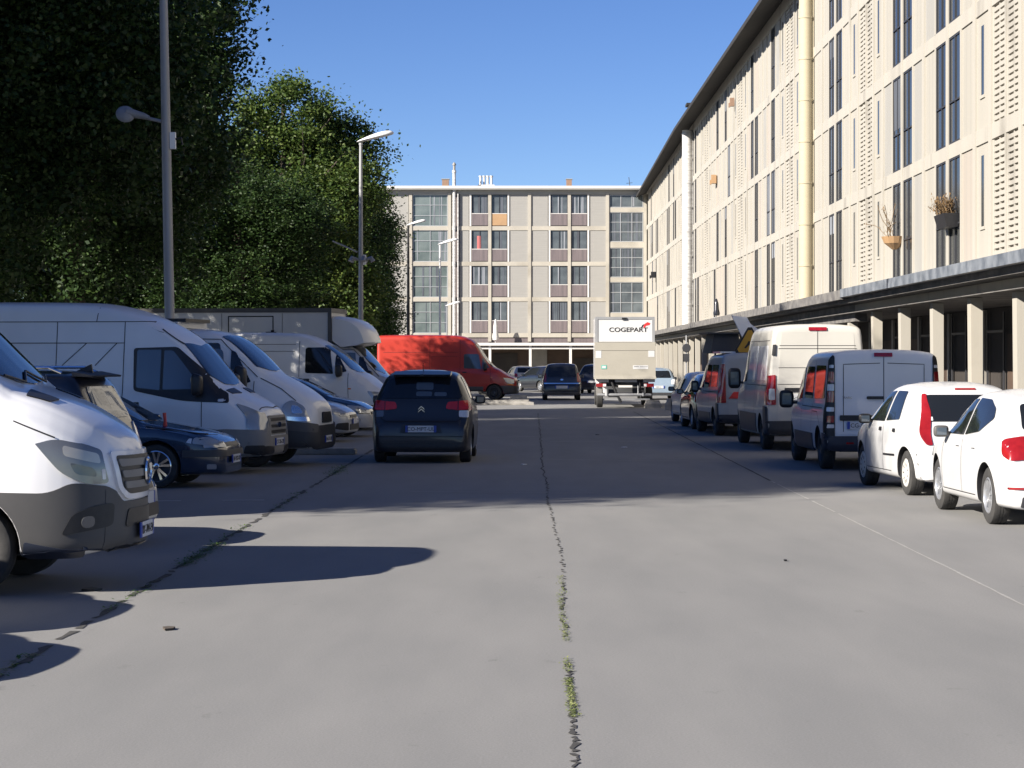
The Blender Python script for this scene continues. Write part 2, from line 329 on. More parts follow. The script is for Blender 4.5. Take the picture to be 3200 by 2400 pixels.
# ---------------------------------------------------------------- buildings
XW, YF = 10.27, 185.3
BAND = [3.87, 6.80, 9.70, 12.60]; TOPZ = 15.35
class Fac:
    """facade frame: local (u along, n outward, z)"""
    def __init__(s, kind): s.k = kind
    def P(s, u, n, z): return (XW-n, u, z) if s.k == 'R' else (u, YF-n, z)
    def box(s, mb, u0, u1, n0, n1, z0, z1, mi=0):
        mb.quadbox([s.P(u0,n0,z0), s.P(u1,n0,z0), s.P(u1,n1,z0), s.P(u0,n1,z0), s.P(u0,n0,z1), s.P(u1,n0,z1), s.P(u1,n1,z1), s.P(u0,n1,z1)], mi)
random.seed(11)
def own(parent_mesh_objs, o): return o
# ---- right-hand building
RB = empty('apartment_building', (XW, 115, 0)); tag(RB, 'long cream apartment building with a ground floor arcade along the right side', 'building')
FR = Fac('R')
def loc(o, parent):       # geometry is written in world metres; put the origin at the parent's
    o.parent = parent; o.matrix_parent_inverse = parent.matrix_basis.inverted(); return o
wall = MB()               # slots: cream, panel, pink, grey, dark
FR.box(wall, 30, 185.2, -12, -.16, 3.30, 15.6, 0)
Z0, Z1 = BAND[0], TOPZ
seq = []
u = 46.7-3.25-1.73
def add(s):
    global u
    w_ = {'C': 3.0, 'N': 1.73, 'A': 3.25, 'B': 3.25, 'J': 2.9}[s]; seq.append((s, u, u+w_)); u += w_
for s in 'BNCNABABNCNABJANCNABABNCNABABNCNABJANCNABABNCNABABN': add(s)
# squeeze so joints land where the pipes stand
seq = [(s, a, b) for (s, a, b) in seq if b < 185.2]
win_me = {}; nwin = 0; gaps = []; wins = []; slits = []; screens = []
pil = MB()
for (s, a, b) in seq:
    FR.box(wall, b-.14, b+.14, -.158, .0, 3.6, 15.45, 0)          # pillar
    for i in range(4):
        z0 = BAND[i]+.17; z1 = (BAND[i+1] if i < 3 else TOPZ+.17)-.17
        a_, b_ = a+.14, b-.14
        pm = random.choice([1,1,1,2,3,1])
        if s == 'J':
            FR.box(wall, a_, b_, -.16, -.05, z0, z1, 1); continue
        if s in 'AB':
            wn = (b_-1.42, b_) if s == 'A' else (a_, a_+1.42)
            ml = (wn[0]-.14, wn[0]) if s == 'A' else (wn[1], wn[1]+.14)
            pn = (a_, ml[0]) if s == 'A' else (ml[1], b_)
            FR.box(wall, ml[0], ml[1], -.159, -.015, z0, z1, 0)
            FR.box(wall, pn[0], pn[1], -.161, -.055, z0, z1, pm)
            if random.random() < (1.0 if a < 78 else .42): wins.append((wn[0], wn[1], z0, z1))
            else:
                q = .34 if random.random() < .75 else 0
                FR.box(wall, wn[0]+q, wn[1], -.161, -.06, z0, z1, random.choice([1,2,2,1]))
                if q: gaps.append((wn[0], wn[0]+q-.002, z0, z1))
            for jx in (pn[0]+(pn[1]-pn[0])*.33, pn[0]+(pn[1]-pn[0])*.66): FR.box(wall, jx-.012, jx+.012, -.06, -.052, z0, z1, 3)
        elif s == 'N':
            FR.box(wall, a_, b_, -.161, -.055, z0, z1, 1)
            slits.append(((a_+b_)/2-.1, (a_+b_)/2+.32, z0+.75, z1-.25))
        else:
            screens.append((a_, b_, z0, z1))
for i in range(4):
    FR.box(wall, 30, 185.0, -.157, -.02, BAND[i]-.17, BAND[i]+.17, 0)
FR.box(wall, 30, 185.0, -.157, -.02, TOPZ, 15.6, 0); FR.box(wall, 30, 184.9, -.3, -.03, 15.6, 15.97, 0)
FR.box(wall, 30, 185.2, -12.0, .30, 3.24, 3.26, 4)
wo = wall.build('wall', [M['cream'], M['cream_panel'], M['pink_panel'], M['grey_panel'], M['dark_concrete']]); loc(wo, RB)
def window_mesh(w_, h_, kind):
    """local: u along +Y, outward -X; origin at lower near corner of the opening"""
    mb = MB(); mb.box(.085, .10, 0, w_, 0, h_, 0); return mb
def shared(key, fn):
    if key not in win_me: win_me[key] = fn()
    return win_me[key]
def wframe_R(w_, h_):
    mb = MB(); t = .045
    for (y0,y1,z0,z1) in ((0,t,0,h_),(w_-t,w_,0,h_),(t,w_-t,0,t),(t,w_-t,h_-t,h_),(w_/2-.025,w_/2+.025,t,h_-t)): mb.box(.03,.054,y0,y1,z0,z1)
    mb.box(.02,.03,t,w_-t,.98,1.02); return mb.mesh('window_frame', M['frame_dark'])
def wpane_R(w_, h_):
    mb = MB(); mb.box(.056,.10,0,w_,0,h_); return mb.mesh('window', M['glass'])
wins.sort(); cnt = 0; rest = MB()
for (a, b, z0, z1) in wins:
    if cnt < 84:
        o = link('window', shared(('wp', round(b-a,2), round(z1-z0,2)), lambda: wpane_R(b-a, z1-z0))); o.location = (XW, a, z0); loc(o, RB)
        f = link('window_frame', shared(('wf', round(b-a,2), round(z1-z0,2)), lambda: wframe_R(b-a, z1-z0))); f.parent = o; cnt += 1
        if random.random() < .3:
            c_ = MB(); hh = (z1-z0)*random.choice([.25,.4,.55,.98]); c_.box(.052,.0555,.06,(b-a)-.06,z1-z0-hh,z1-z0-.05); q_ = c_.build('blind', random.choice([M['curtain'], M['curtain_dark']])); q_.parent = o
    else: FR.box(rest, a, b, -.10, -.086, z0, z1)
for (a, b, z0, z1) in gaps: FR.box(rest, a, b, -.10, -.075, z0, z1)
ro = rest.build('window', M['glass']); loc(ro, RB); ro['kind'] = 'stuff'
slits.sort()
def slit_me(w_, h_):
    mb = MB(); mb.box(-.002,.02,0,w_,0,h_,0); mb.box(-.03,.03,-.04,w_+.04,-.07,-.001,1); mb.box(-.012,.0,-.0,.04,0,h_,1); mb.box(-.012,.0,w_-.04,w_,0,h_,1); return mb.mesh('slit_window', [M['glass'], M['cream']])
for (a, b, z0, z1) in slits[:60]:
    o = link('slit_window', shared(('sl', round(b-a,2), round(z1-z0,2)), lambda: slit_me(b-a, z1-z0))); o.location = (XW+.055, a, z0); loc(o, RB)
def screen_me(w_, h_, far=False):
    mb = MB(); mb.box(.13 if not far else .095,.155,0,w_,0,h_,0 if far else 1)
    mid = w_/2; mb.box(.02,.129,mid-.06,mid+.06,0,h_,0)
    for (y0, y1) in ((0, mid-.06), (mid+.06, w_)):
        n = 17; p = (h_-.2)/n
        mb.box(.05,.129,y0,y0+.09,0,h_,0); mb.box(.05,.129,y1-.09,y1,0,h_,0)
        for k in range(n+1): mb.box(.055,.129,y0+.091,y1-.091,max(.0,.1+k*p-.045),min(h_,.1+k*p+.045),0)
        yy = (y0+y1)/2; mb.box(.057,.129,yy-.03,yy+.03,.0,h_,0)
    return mb.mesh('pierced_screen', [M['cream'], M['tile_grey']])
for (a, b, z0, z1) in sorted(screens):
    o = link('pierced_screen', shared(('sc', round(b-a,2), round(z1-z0,2), a > 75), lambda: screen_me(b-a, z1-z0, a > 75))); o.location = (XW, a, z0); loc(o, RB)
# drainpipes, eaves, canopy, arcade
def pipe_R(y, r, m, z0=3.9, z1=15.5):
    mb = MB(); mb.lathe([(r, z0), (r, z1)], (XW-r-.02, y, 0), 'Z', 20)
    for z in np.arange(z0+1.2, z1, 1.45): mb.lathe([(r+.02, z), (r+.02, z+.08)], (XW-r-.02, y, 0), 'Z', 20)
    mb.box(XW-.02, XW+.02, y-r*.5, y+r*.5, z0, z1)
    o = mb.build('drainpipe', m, sm=40); loc(o, RB); return o
pipe_R(79.7, .23, M['pipe_yellow']); pipe_R(135.2, .30, M['pipe_white'])
ev = MB()
for (y0, y1, xo0, xo1, zo0, zo1) in ((28, 136, XW-1.0, XW-1.0, 15.55, 15.55), (136, 185.3, XW-1.0, XW-.75, 15.55, 15.12)):
    ev.v += []; b = len(ev.v)
    zi = 15.62
    ev.quadbox([(xo0,y0,zo0),(XW+.3,y0,16.0),(XW+.3,y1,zo1+.45),(xo1,y1,zo1),(xo0,y0,zo0+.13),(XW+.3,y0,16.25),(XW+.3,y1,zo1+.7),(xo1,y1,zo1+.13)], 0)
    ev.box(XW+.301, XW+12, y0, y1, 15.97, 16.1, 0)
    ev.quadbox([(xo0-.06,y0,zo0-.03),(xo0-.002,y0,zo0-.03),(xo1-.002,y1,zo1-.03),(xo1-.06,y1,zo1-.03),(xo0-.06,y0,zo0+.16),(xo0-.002,y0,zo0+.16),(xo1-.002,y1,zo1+.16),(xo1-.06,y1,zo1+.16)], 0)
eo = ev.build('roof', [M['roof_dark'], M['dark_concrete']]); loc(eo, RB)
can = MB()
XC = XW-.85
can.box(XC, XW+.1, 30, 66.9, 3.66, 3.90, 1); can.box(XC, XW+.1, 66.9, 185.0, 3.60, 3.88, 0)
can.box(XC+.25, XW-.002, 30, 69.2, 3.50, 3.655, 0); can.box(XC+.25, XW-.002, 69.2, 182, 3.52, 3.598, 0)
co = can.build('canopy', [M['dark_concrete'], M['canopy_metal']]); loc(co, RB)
ab = MB()
ab.box(XW-.06, XW+.30, 30, 69.2, 3.26, 3.499, 0); ab.box(XW-.06, XW+.30, 69.2, 101, 3.0, 3.515, 1); ab.box(XW-.06, XW+.30, 101, 184, 3.22, 3.515, 0)
bo = ab.build('arcade_beam', [M['cream'], M['dark_concrete']]); loc(bo, RB)
def column_me():
    mb = MB(); mb.quadbox([(0,0,0),(.24,0,0),(.24,.42,0),(0,.42,0),(-.03,0,3.22),(.24,0,3.22),(.24,.42,3.22),(-.03,.42,3.22)]); 
    me = mb.mesh('column', M['cream']); return me
cme = column_me(); cme2 = cme.copy(); cme2.materials.clear(); cme2.materials.append(M['far_cream'])
y = 42.0; k = 0
while y < 182:
    o = link('column', cme if k % 3 != 2 else cme2); o.location = (XW-.02, y, 0); o.scale = (1,1,1 if not 69.2 < y < 101 else .925); loc(o, RB)
    y += 4.75; k += 1
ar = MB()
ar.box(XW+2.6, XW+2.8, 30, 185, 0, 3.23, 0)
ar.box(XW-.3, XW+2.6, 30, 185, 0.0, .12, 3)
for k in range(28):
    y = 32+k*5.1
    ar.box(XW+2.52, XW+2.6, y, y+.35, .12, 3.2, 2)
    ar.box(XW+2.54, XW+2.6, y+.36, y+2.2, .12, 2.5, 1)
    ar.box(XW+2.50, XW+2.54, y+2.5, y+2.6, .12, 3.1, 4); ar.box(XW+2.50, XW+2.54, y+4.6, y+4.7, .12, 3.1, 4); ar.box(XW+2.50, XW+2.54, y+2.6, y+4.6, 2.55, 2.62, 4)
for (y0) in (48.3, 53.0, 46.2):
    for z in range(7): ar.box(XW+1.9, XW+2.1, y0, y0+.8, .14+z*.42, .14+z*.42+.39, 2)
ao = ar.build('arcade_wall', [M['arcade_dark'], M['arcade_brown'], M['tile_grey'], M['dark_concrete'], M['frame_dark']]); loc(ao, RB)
# roof-top vent on the eave
mb = MB(); mb.box(XW-.2, XW+.5, 135.4, 136.2, 16.0, 17.0, 0); mb.box(XW-.35, XW+.65, 135.2, 136.4, 17.0, 17.15, 1); o = mb.build('chimney', [M['white_trim'], M['roof_dark']]); loc(o, RB)
# lamps / boxes on the facade
def facade_box(name, x, y, z, sx, sy, sz, m, label, cat):
    mb = MB(); mb.box(-sx, 0, -sy/2, sy/2, -sz/2, sz/2); mb.box(-sx*1.3, -sx, -sy*.35, sy*.35, -sz*.62, -sz*.1); o = mb.build(name, m); o.location = (x, y, z); tag(o, label, cat); return o
facade_box('wall_lamp', XW, 172, 8.3, .35, .5, .45, M['black'], 'small dark lamp fixed high on the far end of the long cream facade', 'wall lamp')
facade_box('satellite_dish', XW, 119, 11.3, .25, .4, .45, M['rail_orange'], 'yellowish box fixed to the upper middle of the long cream facade', 'box')
facade_box('wall_lamp', XW, 109, 14.2, .2, .25, .4, M['brick'], 'brown bracket box high under the eaves of the long facade', 'wall box')
# ---- far building
FB = empty('apartment_building', (0, YF, 0)); tag(FB, 'four storey cream and grey block of flats closing the end of the car park', 'building')
FF = Fac('F'); fw = MB()
FF.box(fw, -40, 22, -12, -.18, 3.0, 15.7, 0)
pill = [10.2, 7.13, 4.02, .77, -2.47, -5.75, -8.93, -12.1, -15.3, -18.5]
for p_ in pill: FF.box(fw, p_-.13, p_+.13, -.181, .06, 3.35, 15.45, 0)
for i in range(4):
    FF.box(fw, -20, 7.12, -.179, .0, BAND[i]-.17, BAND[i]+.17, 0)
FF.box(fw, -20, XW, -.178, .03, TOPZ, 15.7, 3)
def fp(u0, u1, z0, z1, mi, n=-.05): FF.box(fw, u0, u1, -.18, n, z0, z1, mi)
fwins = []; rails = []
for i in range(4):
    z0 = BAND[i]+.17; z1 = (BAND[i+1] if i < 3 else TOPZ+.17)-.17
    fp(5.72, 7.0, z0, z1, 1); fp(5.50, 5.64, z0, z1, 2, .02); fwins.append((4.15, 5.48, z0, z1, i, 3))
    fwins.append((2.5, 3.89, z0, z1, i, 2)); fp(2.34, 2.48, z0, z1, 2, .02); fp(.90, 2.27, z0, z1, 1)
    fp(-.85, .64, z0, z1, 1); fp(-1.02, -.88, z0, z1, 2, .02); fwins.append((-2.34, -1.05, z0, z1, i, 1))
    fwins.append((-3.95, -2.60, z0, z1, i, 0)); fp(-4.12, -3.97, z0, z1, 2, .02); fp(-4.9, -4.18, z0, z1, 1); fp(-5.22, -4.95, z0, z1, 4, -.12)
    for q in (-12.0, -15.2, -18.4): fp(q+.05, q+2.9, z0, z1, 3)
fp(-20, XW, 3.0, 3.69, 4, -.1)
# stair tower on the right
zs = [(5.7, 8.2), (8.6, 11.0), (11.5, 13.9), (14.3, 15.33)]
fp(7.26, 10.07, 3.05, 5.69, 0, -.02)
for (a, b) in ((8.21, 8.59), (11.01, 11.49), (13.91, 14.29)): fp(7.26, 10.07, a, b, 0, -.02)
fo = fw.build('wall', [M['far_cream'], M['far_panel'], M['white_trim'], M['grey_panel'], M['rail_glass']]); loc(fo, FB)
def fwin(u0, u1, z0, z1, kind, rail=None, cloth=None, nv=1, nh=0):
    w_, h_ = u1-u0, z1-z0
    mb = MB(); mb.box(0, w_, .12, .15, 0, h_, 0); o = mb.build('window', kind); o.location = (u0, YF, z0); loc(o, FB)
    f = MB(); t = .05
    for (a,b,c,e) in ((0,t,0,h_),(w_-t,w_,0,h_),(t,w_-t,0,t),(t,w_-t,h_-t,h_)): f.box(a,b,.06,.119,c,e)
    for k in range(nv): f.box(w_*(k+1)/(nv+1)-.022, w_*(k+1)/(nv+1)+.022, .07, .119, t, h_-t)
    for k in range(nh): f.box(t, w_-t, .075, .119, h_*(k+1)/(nh+1)-.02, h_*(k+1)/(nh+1)+.02)
    fo_ = f.build('window_frame', M['frame_dark'] if rail else M['frame_grey']); fo_.parent = o
    if rail:
        r = MB(); r.box(.02, w_-.02, .01, .03, .06, 1.0, 0); r.box(0, w_, .0, .045, 1.0, 1.05, 1); ro_ = r.build('guard_rail', [rail, M['white_trim']]); ro_.parent = o
    c = MB(); rr = random.Random(int(u0*100+z0*10)); x = .08
    lo = 1.06 if rail else .1
    while x < w_-.15:
        ww = rr.uniform(.05, .22)
        if rr.random() < (.55 if rail else .3): c.box(x, min(x+ww, w_-.06), .105, .119, lo, h_-.1, 0)
        x += ww+rr.uniform(.02, .2)
    if cloth: c.box(.45, .75, .09, .104, .2, h_-.45, 1)
    if c.v: co_ = c.build('curtain', [rr.choice([M['curtain'], M['curtain_dark'], M['curtain_dark']]), M['pink_cloth']]); co_.parent = o
for (u0, u1, z0, z1, i, kx) in fwins:
    fwin(u0, u1, z0, z1, M['glass_dull'], M['rail_orange'] if (i == 3 and kx == 1) else M['rail_glass'], cloth=(i == 2 and kx == 0))
for i in range(4):
    z0 = BAND[i]+.17; z1 = (BAND[i+1] if i < 3 else TOPZ+.17)-.17
    fwin(-8.75, -5.90, z0, z1, M['glass_green'], nv=1, nh=2)
for (a, b) in zs: fwin(7.30, 10.05, a, b, M['glass_dull'], nv=2, nh=2 if b-a > 2 else 0)
# roof slab, pipes, chimneys
mb = MB(); mb.box(-40, XW+.4, YF-.55, YF+12, 15.71, 15.98, 0); mb.box(-40, XW-.2, YF-.60, YF-.552, 15.80, 16.02, 1); o = mb.build('roof', [M['grey_panel'], M['white_trim']]); loc(o, FB)
mb = MB(); mb.lathe([(.13, 0), (.13, 17.1), (.17, 17.12), (.17, 17.3)], (-5.36, YF-.2, 0), 'Z', 14); mb.lathe([(.10, 17.3), (.10, 17.7), (.15, 17.72), (.15, 17.8), (.05, 17.95)], (-5.36, YF-.2, 0), 'Z', 14, 1)
mb.lathe([(.06, 0), (.06, 15.4)], (-5.05, YF-.14, 0), 'Z', 10); o = mb.build('drainpipe', [M['pipe_white'], M['tile_grey']], sm=40); loc(o, FB)
def chim(x, w_, h_, m, cap):
    mb = MB(); mb.box(x-w_/2, x+w_/2, YF+2, YF+2.6, 15.99, 15.99+h_, 0); mb.box(x-w_*.8, x+w_*.8, YF+1.8, YF+2.8, 15.985, 16.15, 1); mb.box(x-w_*.62, x+w_*.62, YF+1.95, YF+2.65, 15.99+h_, 16.05+h_, 1)
    o = mb.build('chimney', [m, cap]); loc(o, FB)
chim(-6.15, .55, .75, M['brick'], M['grey_panel']); chim(4.05, .45, .75, M['brick'], M['grey_panel'])
mb = MB()
for x in (-3.25, -2.95, -2.65, -2.35): mb.lathe([(.09, 16), (.09, 16.9-.1*abs(x+2.8)), (.14, 16.92), (.14, 17.0)], (x, YF+1.5, 0), 'Z', 10)
mb.box(-3.45, -2.1, YF+1.2, YF+1.8, 15.99, 16.25); o = mb.build('roof_vent', M['white_trim']); loc(o, FB)
mb = MB(); mb.tube([(9.0,YF+.5,15.9),(8.9,YF+.5,16.8)], .03, 6); mb.tube([(8.7,YF+.5,16.3),(9.2,YF+.5,16.35)], .02, 5); o = mb.build('antenna', M['frame_dark']); loc(o, FB)
# canopy and posts in front of the ground floor
YC = YF-4.2
mb = MB(); mb.box(-14, 8.9, YC-.1, YF-.2, 3.04, 3.16, 0); mb.box(-14, 8.9, YC-.13, YC-.101, 3.00, 3.22, 1); mb.box(-14, 8.9, YC+.1, YC+.25, 2.72, 2.9, 1); o = mb.build('canopy', [M['grey_panel'], M['white_trim']]); loc(o, FB)
for x in (-8.7, -5.5, -2.4, .82, 4.03, 7.2):
    mb = MB(); mb.box(x-.10, x+.10, YC+.08, YC+.28, 0, 3.035); o = mb.build('post', M['white_trim']); loc(o, FB)
mb = MB(); mb.box(-40, 22, YF-.3, YF-.05, 0, 3.03, 0); mb.box(.9, 2.2, YF-.45, YF-.301, 0, 2.7, 1); mb.box(-2.2, -.2, YF-.4, YF-.301, .1, 2.4, 2); mb.box(4.4, 6.6, YF-.4, YF-.301, .1, 2.0, 2)
mb.box(-14,9,YC-.3,YF-.46,0,.13,1)
o = mb.build('ground_floor_wall', [M['arcade_brown'], M['tile_grey'], M['arcade_dark']]); loc(o, FB)
# things standing on the far canopy and hanging on the long facade
def parasol(x, y, z, h, r, m, label):
    e = empty('folded_parasol', (x, y, z)); tag(e, label, 'parasol')
    mb = MB(); mb.lathe([(.02, 0), (.02, h*.3)], (0,0,0), 'Z', 8); mb.lathe([(.16, 0), (.16, .06)], (0,0,0), 'Z', 10); mb.build('pole', M['frame_grey'], e)
    mb = MB(); mb.lathe([(r*.9, h*.15), (r, h*.28), (r*.75, h*.45), (r*.62, h*.75), (r*.25, h*.97), (.01, h)], (0,0,0), 'Z', 9); mb.build('canopy', m, e, sm=60)
parasol(-1.98, YF-1.2, 3.17, 2.0, .27, M['white_trim'], 'white folded parasol on the canopy of the far block')
parasol(XW-.5, 113, 3.89, 1.0, .17, M['navy'], 'small navy folded parasol on the ledge of the long building')
def pot_plant(name, x, y, z, label, pw, bowl, n, h, m):
    rnd = random.Random(name+label); e = empty(name, (x, y, z)); tag(e, label, 'planter')
    mb = MB()
    if bowl: mb.lathe([(.06, -.05), (.28, .12), (.36, .3), (.33, .3), (.05, .1)], (0,0,0), 'Z', 14)
    else: mb.quadbox([(-.22,-pw/2+.06,0),(.06,-pw/2+.06,0),(.06,pw/2-.06,0),(-.22,pw/2-.06,0),(-.30,-pw/2,.32),(.08,-pw/2,.32),(.08,pw/2,.32),(-.30,pw/2,.32)]); 
    mb.build('planter', M['rail_orange'] if bowl else M['black'], e)
    mb = MB()
    for k in range(n):
        p = Vector((rnd.uniform(-.22,.0), rnd.uniform(-pw/2.3, pw/2.3), .28)); dirv = Vector((rnd.uniform(-.5,.2), rnd.uniform(-.6,.6), 1)).normalized()
        pts = [p]; 
        for q in range(4): dirv = (dirv+Vector((rnd.uniform(-.4,.3), rnd.uniform(-.5,.5), rnd.uniform(-.3,.3)))).normalized(); pts.append(pts[-1]+dirv*h/4*rnd.uniform(.5,1.1))
        mb.tube(pts, .008, 4)
        for q in range(14):
            c = rnd.choice(pts[1:])+Vector((rnd.gauss(0,.05), rnd.gauss(0,.05), rnd.gauss(0,.05))); s = rnd.uniform(.02,.05); a = rnd.uniform(0,6.3)
            b = len(mb.v); mb.v += [tuple(c+Vector((0,math.cos(a)*s,math.sin(a)*s))), tuple(c+Vector((s*.4,-math.sin(a)*s,math.cos(a)*s))), tuple(c-Vector((0,math.cos(a)*s,math.sin(a)*s)))]; mb.f.append([b,b+1,b+2]); mb.m.append(0)
    mb.build('plant', m, e, fix=False)
pot_plant('window_box', XW-.02, 54.0, 4.95, 'black window box of dry brown plants hanging on the long facade', 1.3, False, 40, .55, M['dry_leaf'])
pot_plant('flower_bowl', XW-.15, 61.4, 4.85, 'orange flower bowl with bare twigs hanging on the long facade', .7, True, 9, 1.1, M['dry_leaf'])
# ---------------------------------------------------------------- vehicles
def chaikin(P, n=2):
    for _ in range(n):
        Q = [P[0]]
        for a, b in zip(P[:-1], P[1:]):
            Q.append(tuple(.75*x+.25*y for x, y in zip(a, b))); Q.append(tuple(.25*x+.75*y for x, y in zip(a, b)))
        Q.append(P[-1]); P = Q
    return P
def lerp_curve(P, s):
    xs = [p[0] for p in P]; ys = [p[1] for p in P]; return float(np.interp(s, xs, ys))
def rnd_poly(P, r=.05, n=4):
    """round the corners of a 2D polygon; a point may carry its own radius as third value"""
    out = []; N = len(P)
    for i in range(N):
        a, b, c = P[i-1], P[i], P[(i+1) % N]; rr = b[2] if len(b) > 2 else r
        A, B, C = Vector(a[:2]), Vector(b[:2]), Vector(c[:2]); la, lc = (A-B).length, (C-B).length
        if rr <= 0: out.append(tuple(B)); continue
        k = min(rr, la*.48, lc*.48); p, q = B+(A-B).normalized()*k, B+(C-B).normalized()*k
        for j in range(n+1):
            t = j/n; out.append(tuple(p*(1-t)**2+B*2*t*(1-t)+q*t*t))
    return out
class Veh:
    def __init__(v, name, label, cat, L, W, top, belt, wid, rw, zb=.22, r_end=.10, body=None, group=None, axles=None, wr=.32, ww=.21, crown=.03, lean=None, nose=None, cut=True, arch=.06, sh=.965, tailw=None):
        v.L, v.W = L, W; v.root = empty(name); tag(v.root, label, cat, group)
        v.axles = axles; v.wr = wr; v.ww = ww
        tp = chaikin(top, 2); bp = chaikin(belt, 1); wp = chaikin(wid, 2); rp = chaikin(rw, 2)
        st = set(round(p[0], 4) for p in tp) | set(np.round(np.arange(0, L+.001, .09), 4)) | {0.0, L}
        for k in range(1, 7):
            q = r_end*(1-math.cos(k*math.pi/12)); st |= {round(q, 4), round(L-q, 4)}
        st = sorted(x for x in st if 0 <= x <= L); S = [st[0]]
        for x in st[1:]:
            if x-S[-1] > .003: S.append(x)
        S[-1] = L
        zbf = (lambda s: lerp_curve(zb, s)) if isinstance(zb, list) else (lambda s: zb)
        bm = bmesh.new(); rings = []
        for s in S:
            e = min(s, L-s); sk = 0
            if e < r_end: sk = r_end-math.sqrt(max(0, r_end**2-(r_end-e)**2))
            zt, z0 = lerp_curve(tp, s)-sk*.5, zbf(s)+sk*.5
            w_ = W/2*lerp_curve(wp, s)-sk; zl = min(lerp_curve(bp, s), zt-.03); wr_ = min(W/2*lerp_curve(rp, s)-sk, w_-.01)
            h = zl-z0; g = zt-zl; rr = min(.16, max(.02, g*.35))
            wt = w_*sh
            def gw(t): return wt+(wr_-wt)*t
            P = [(0,z0),(.55*w_,z0),(.86*w_,z0),(.965*w_,z0+.035),(.985*w_,z0+.12*h+.02),(w_,z0+.4*h),(w_,z0+.65*h),(.99*w_,z0+.88*h),(wt*1.003,zl-.012),(gw(.04)*.998,zl+min(.02,g*.2)),
                 (gw(.35),zl+g*.35),(gw(.7),zl+g*.68),(gw(.94),zt-rr*.55),(wr_-rr*.32,zt-rr*.10),(wr_-rr*1.3,zt+crown*.25),(wr_*.5,zt+crown*.8),(0,zt+crown)]
            P = chaikin(P, 1)
            x = L/2-s; ring = [bm.verts.new((x, -y, z)) for (y, z) in P]+[bm.verts.new((x, y, z)) for (y, z) in P[-2:0:-1]]
            rings.append(ring)
        n = len(rings[0])
        for a, b in zip(rings[:-1], rings[1:]):
            for k in range(n): bm.faces.new((a[k], a[(k+1) % n], b[(k+1) % n], b[k]))
        for rg in (rings[0], rings[-1][::-1]): bm.faces.new(rg)
        bmesh.ops.recalc_face_normals(bm, faces=bm.faces)
        bmesh.ops.triangulate(bm, faces=[f for f in bm.faces if len(f.verts) > 4])
        v.bvh = BVHTree.FromBMesh(bm)
        me = bpy.data.meshes.new('body'); bm.to_mesh(me); bm.free(); me.materials.append(body); me.materials.append(M['black'])
        o = link('body', me)
        if cut:
            c = MB()
            for s in axles:
                for sg in (-1, 1):
                    y0 = sg*(W/2-ww-.16); y1 = sg*(W/2+.2)
                    c.lathe([(wr+arch, min(y0,y1)), (wr+arch, max(y0,y1))], (L/2-s, 0, wr+.01), 'Y', 40)
            cme = c.mesh('cutter', [M['black'], M['black']]); cme.polygons.foreach_set('material_index', [1]*len(cme.polygons))
            co = link('cutter', cme); md = o.modifiers.new('b', 'BOOLEAN'); md.operation = 'DIFFERENCE'; md.object = co; md.solver = 'EXACT'
            dg = bpy.context.evaluated_depsgraph_get(); nm = bpy.data.meshes.new_from_object(o.evaluated_get(dg)); o.modifiers.clear(); o.data = nm; nm.name = 'body'
            bpy.data.objects.remove(co)
        smooth(o.data, 38); o.parent = v.root; v.body = o
    def cast(v, plane, a, b):
        L = v.L
        if plane in 'LR':
            sg = 1 if plane == 'L' else -1; o = Vector((L/2-a, 3*sg, b)); d_ = Vector((0, -sg, 0))
        elif plane in ('BL','BR','FL','FR'):
            fx = -1 if plane[0] == 'B' else 1; fy = 1 if plane[1] == 'L' else -1; h2 = .70711
            d_ = Vector((-fx*h2, -fy*h2, 0)); c0 = Vector((fx*L/2, fy*v.W/2, b)); u_ = Vector((-fx*h2, fy*h2, 0)); o = c0+u_*a-d_*2.5
        elif plane == 'F': o = Vector((L, a, b)); d_ = Vector((-1, 0, 0))
        elif plane == 'B': o = Vector((-L, a, b)); d_ = Vector((1, 0, 0))
        else: o = Vector((L/2-a, b, 6)); d_ = Vector((0, 0, -1))
        h = v.bvh.ray_cast(o, d_)
        if h[0] is None:
            q = o+d_*(3-v.W/2+.02 if plane in 'LR' else (L/2+.02 if plane in 'FB' else (2.5 if len(plane) == 2 else 4.5))); h = v.bvh.find_nearest(q)
            return h[0], h[1]
        n = h[1]
        if n.dot(d_) > 0: n = -n
        return h[0], n
    def panel(v, name, poly, plane, m, off=.004, r=.04, grid=.09, parent=None, label=None, flat=False):
        if plane == 'LR': 
            a = v.panel(name, poly, 'L', m, off, r, grid, parent, label, flat); v.panel(name, poly, 'R', m, off, r, grid, parent, label, flat); return a
        grid = min(grid, .05); off = off+.004
        P = rnd_poly(poly, r) if r else [p[:2] for p in poly]
        bm = bmesh.new(); vs = [bm.verts.new((p[0], p[1], 0)) for p in P]
        try: bm.faces.new(vs)
        except Exception: bm.free(); return None
        for ax in (0, 1):
            lo, hi = min(p[ax] for p in P), max(p[ax] for p in P); k = math.ceil(lo/grid)*grid
            while k < hi:
                if k-lo > .004 and hi-k > .004:
                    co = [0,0,0]; co[ax] = k; no = [0,0,0]; no[ax] = 1
                    bmesh.ops.bisect_plane(bm, geom=bm.verts[:]+bm.edges[:]+bm.faces[:], plane_co=co, plane_no=no, dist=1e-5)
                k += grid
        hits = {}; cx = sum(p[0] for p in P)/len(P); cy = sum(p[1] for p in P)/len(P)
        ax_ = {'L': 1, 'R': 1, 'F': 0, 'B': 0, 'T': 2}.get(plane)
        for q in bm.verts:
            for k in range(24):
                t = k/24; h = v.cast(plane, q.co.x*(1-t)+cx*t, q.co.y*(1-t)+cy*t)
                if ax_ is None or abs(h[1][ax_]) > (.34 if plane in 'FB' else .25): break
            hits[q] = h
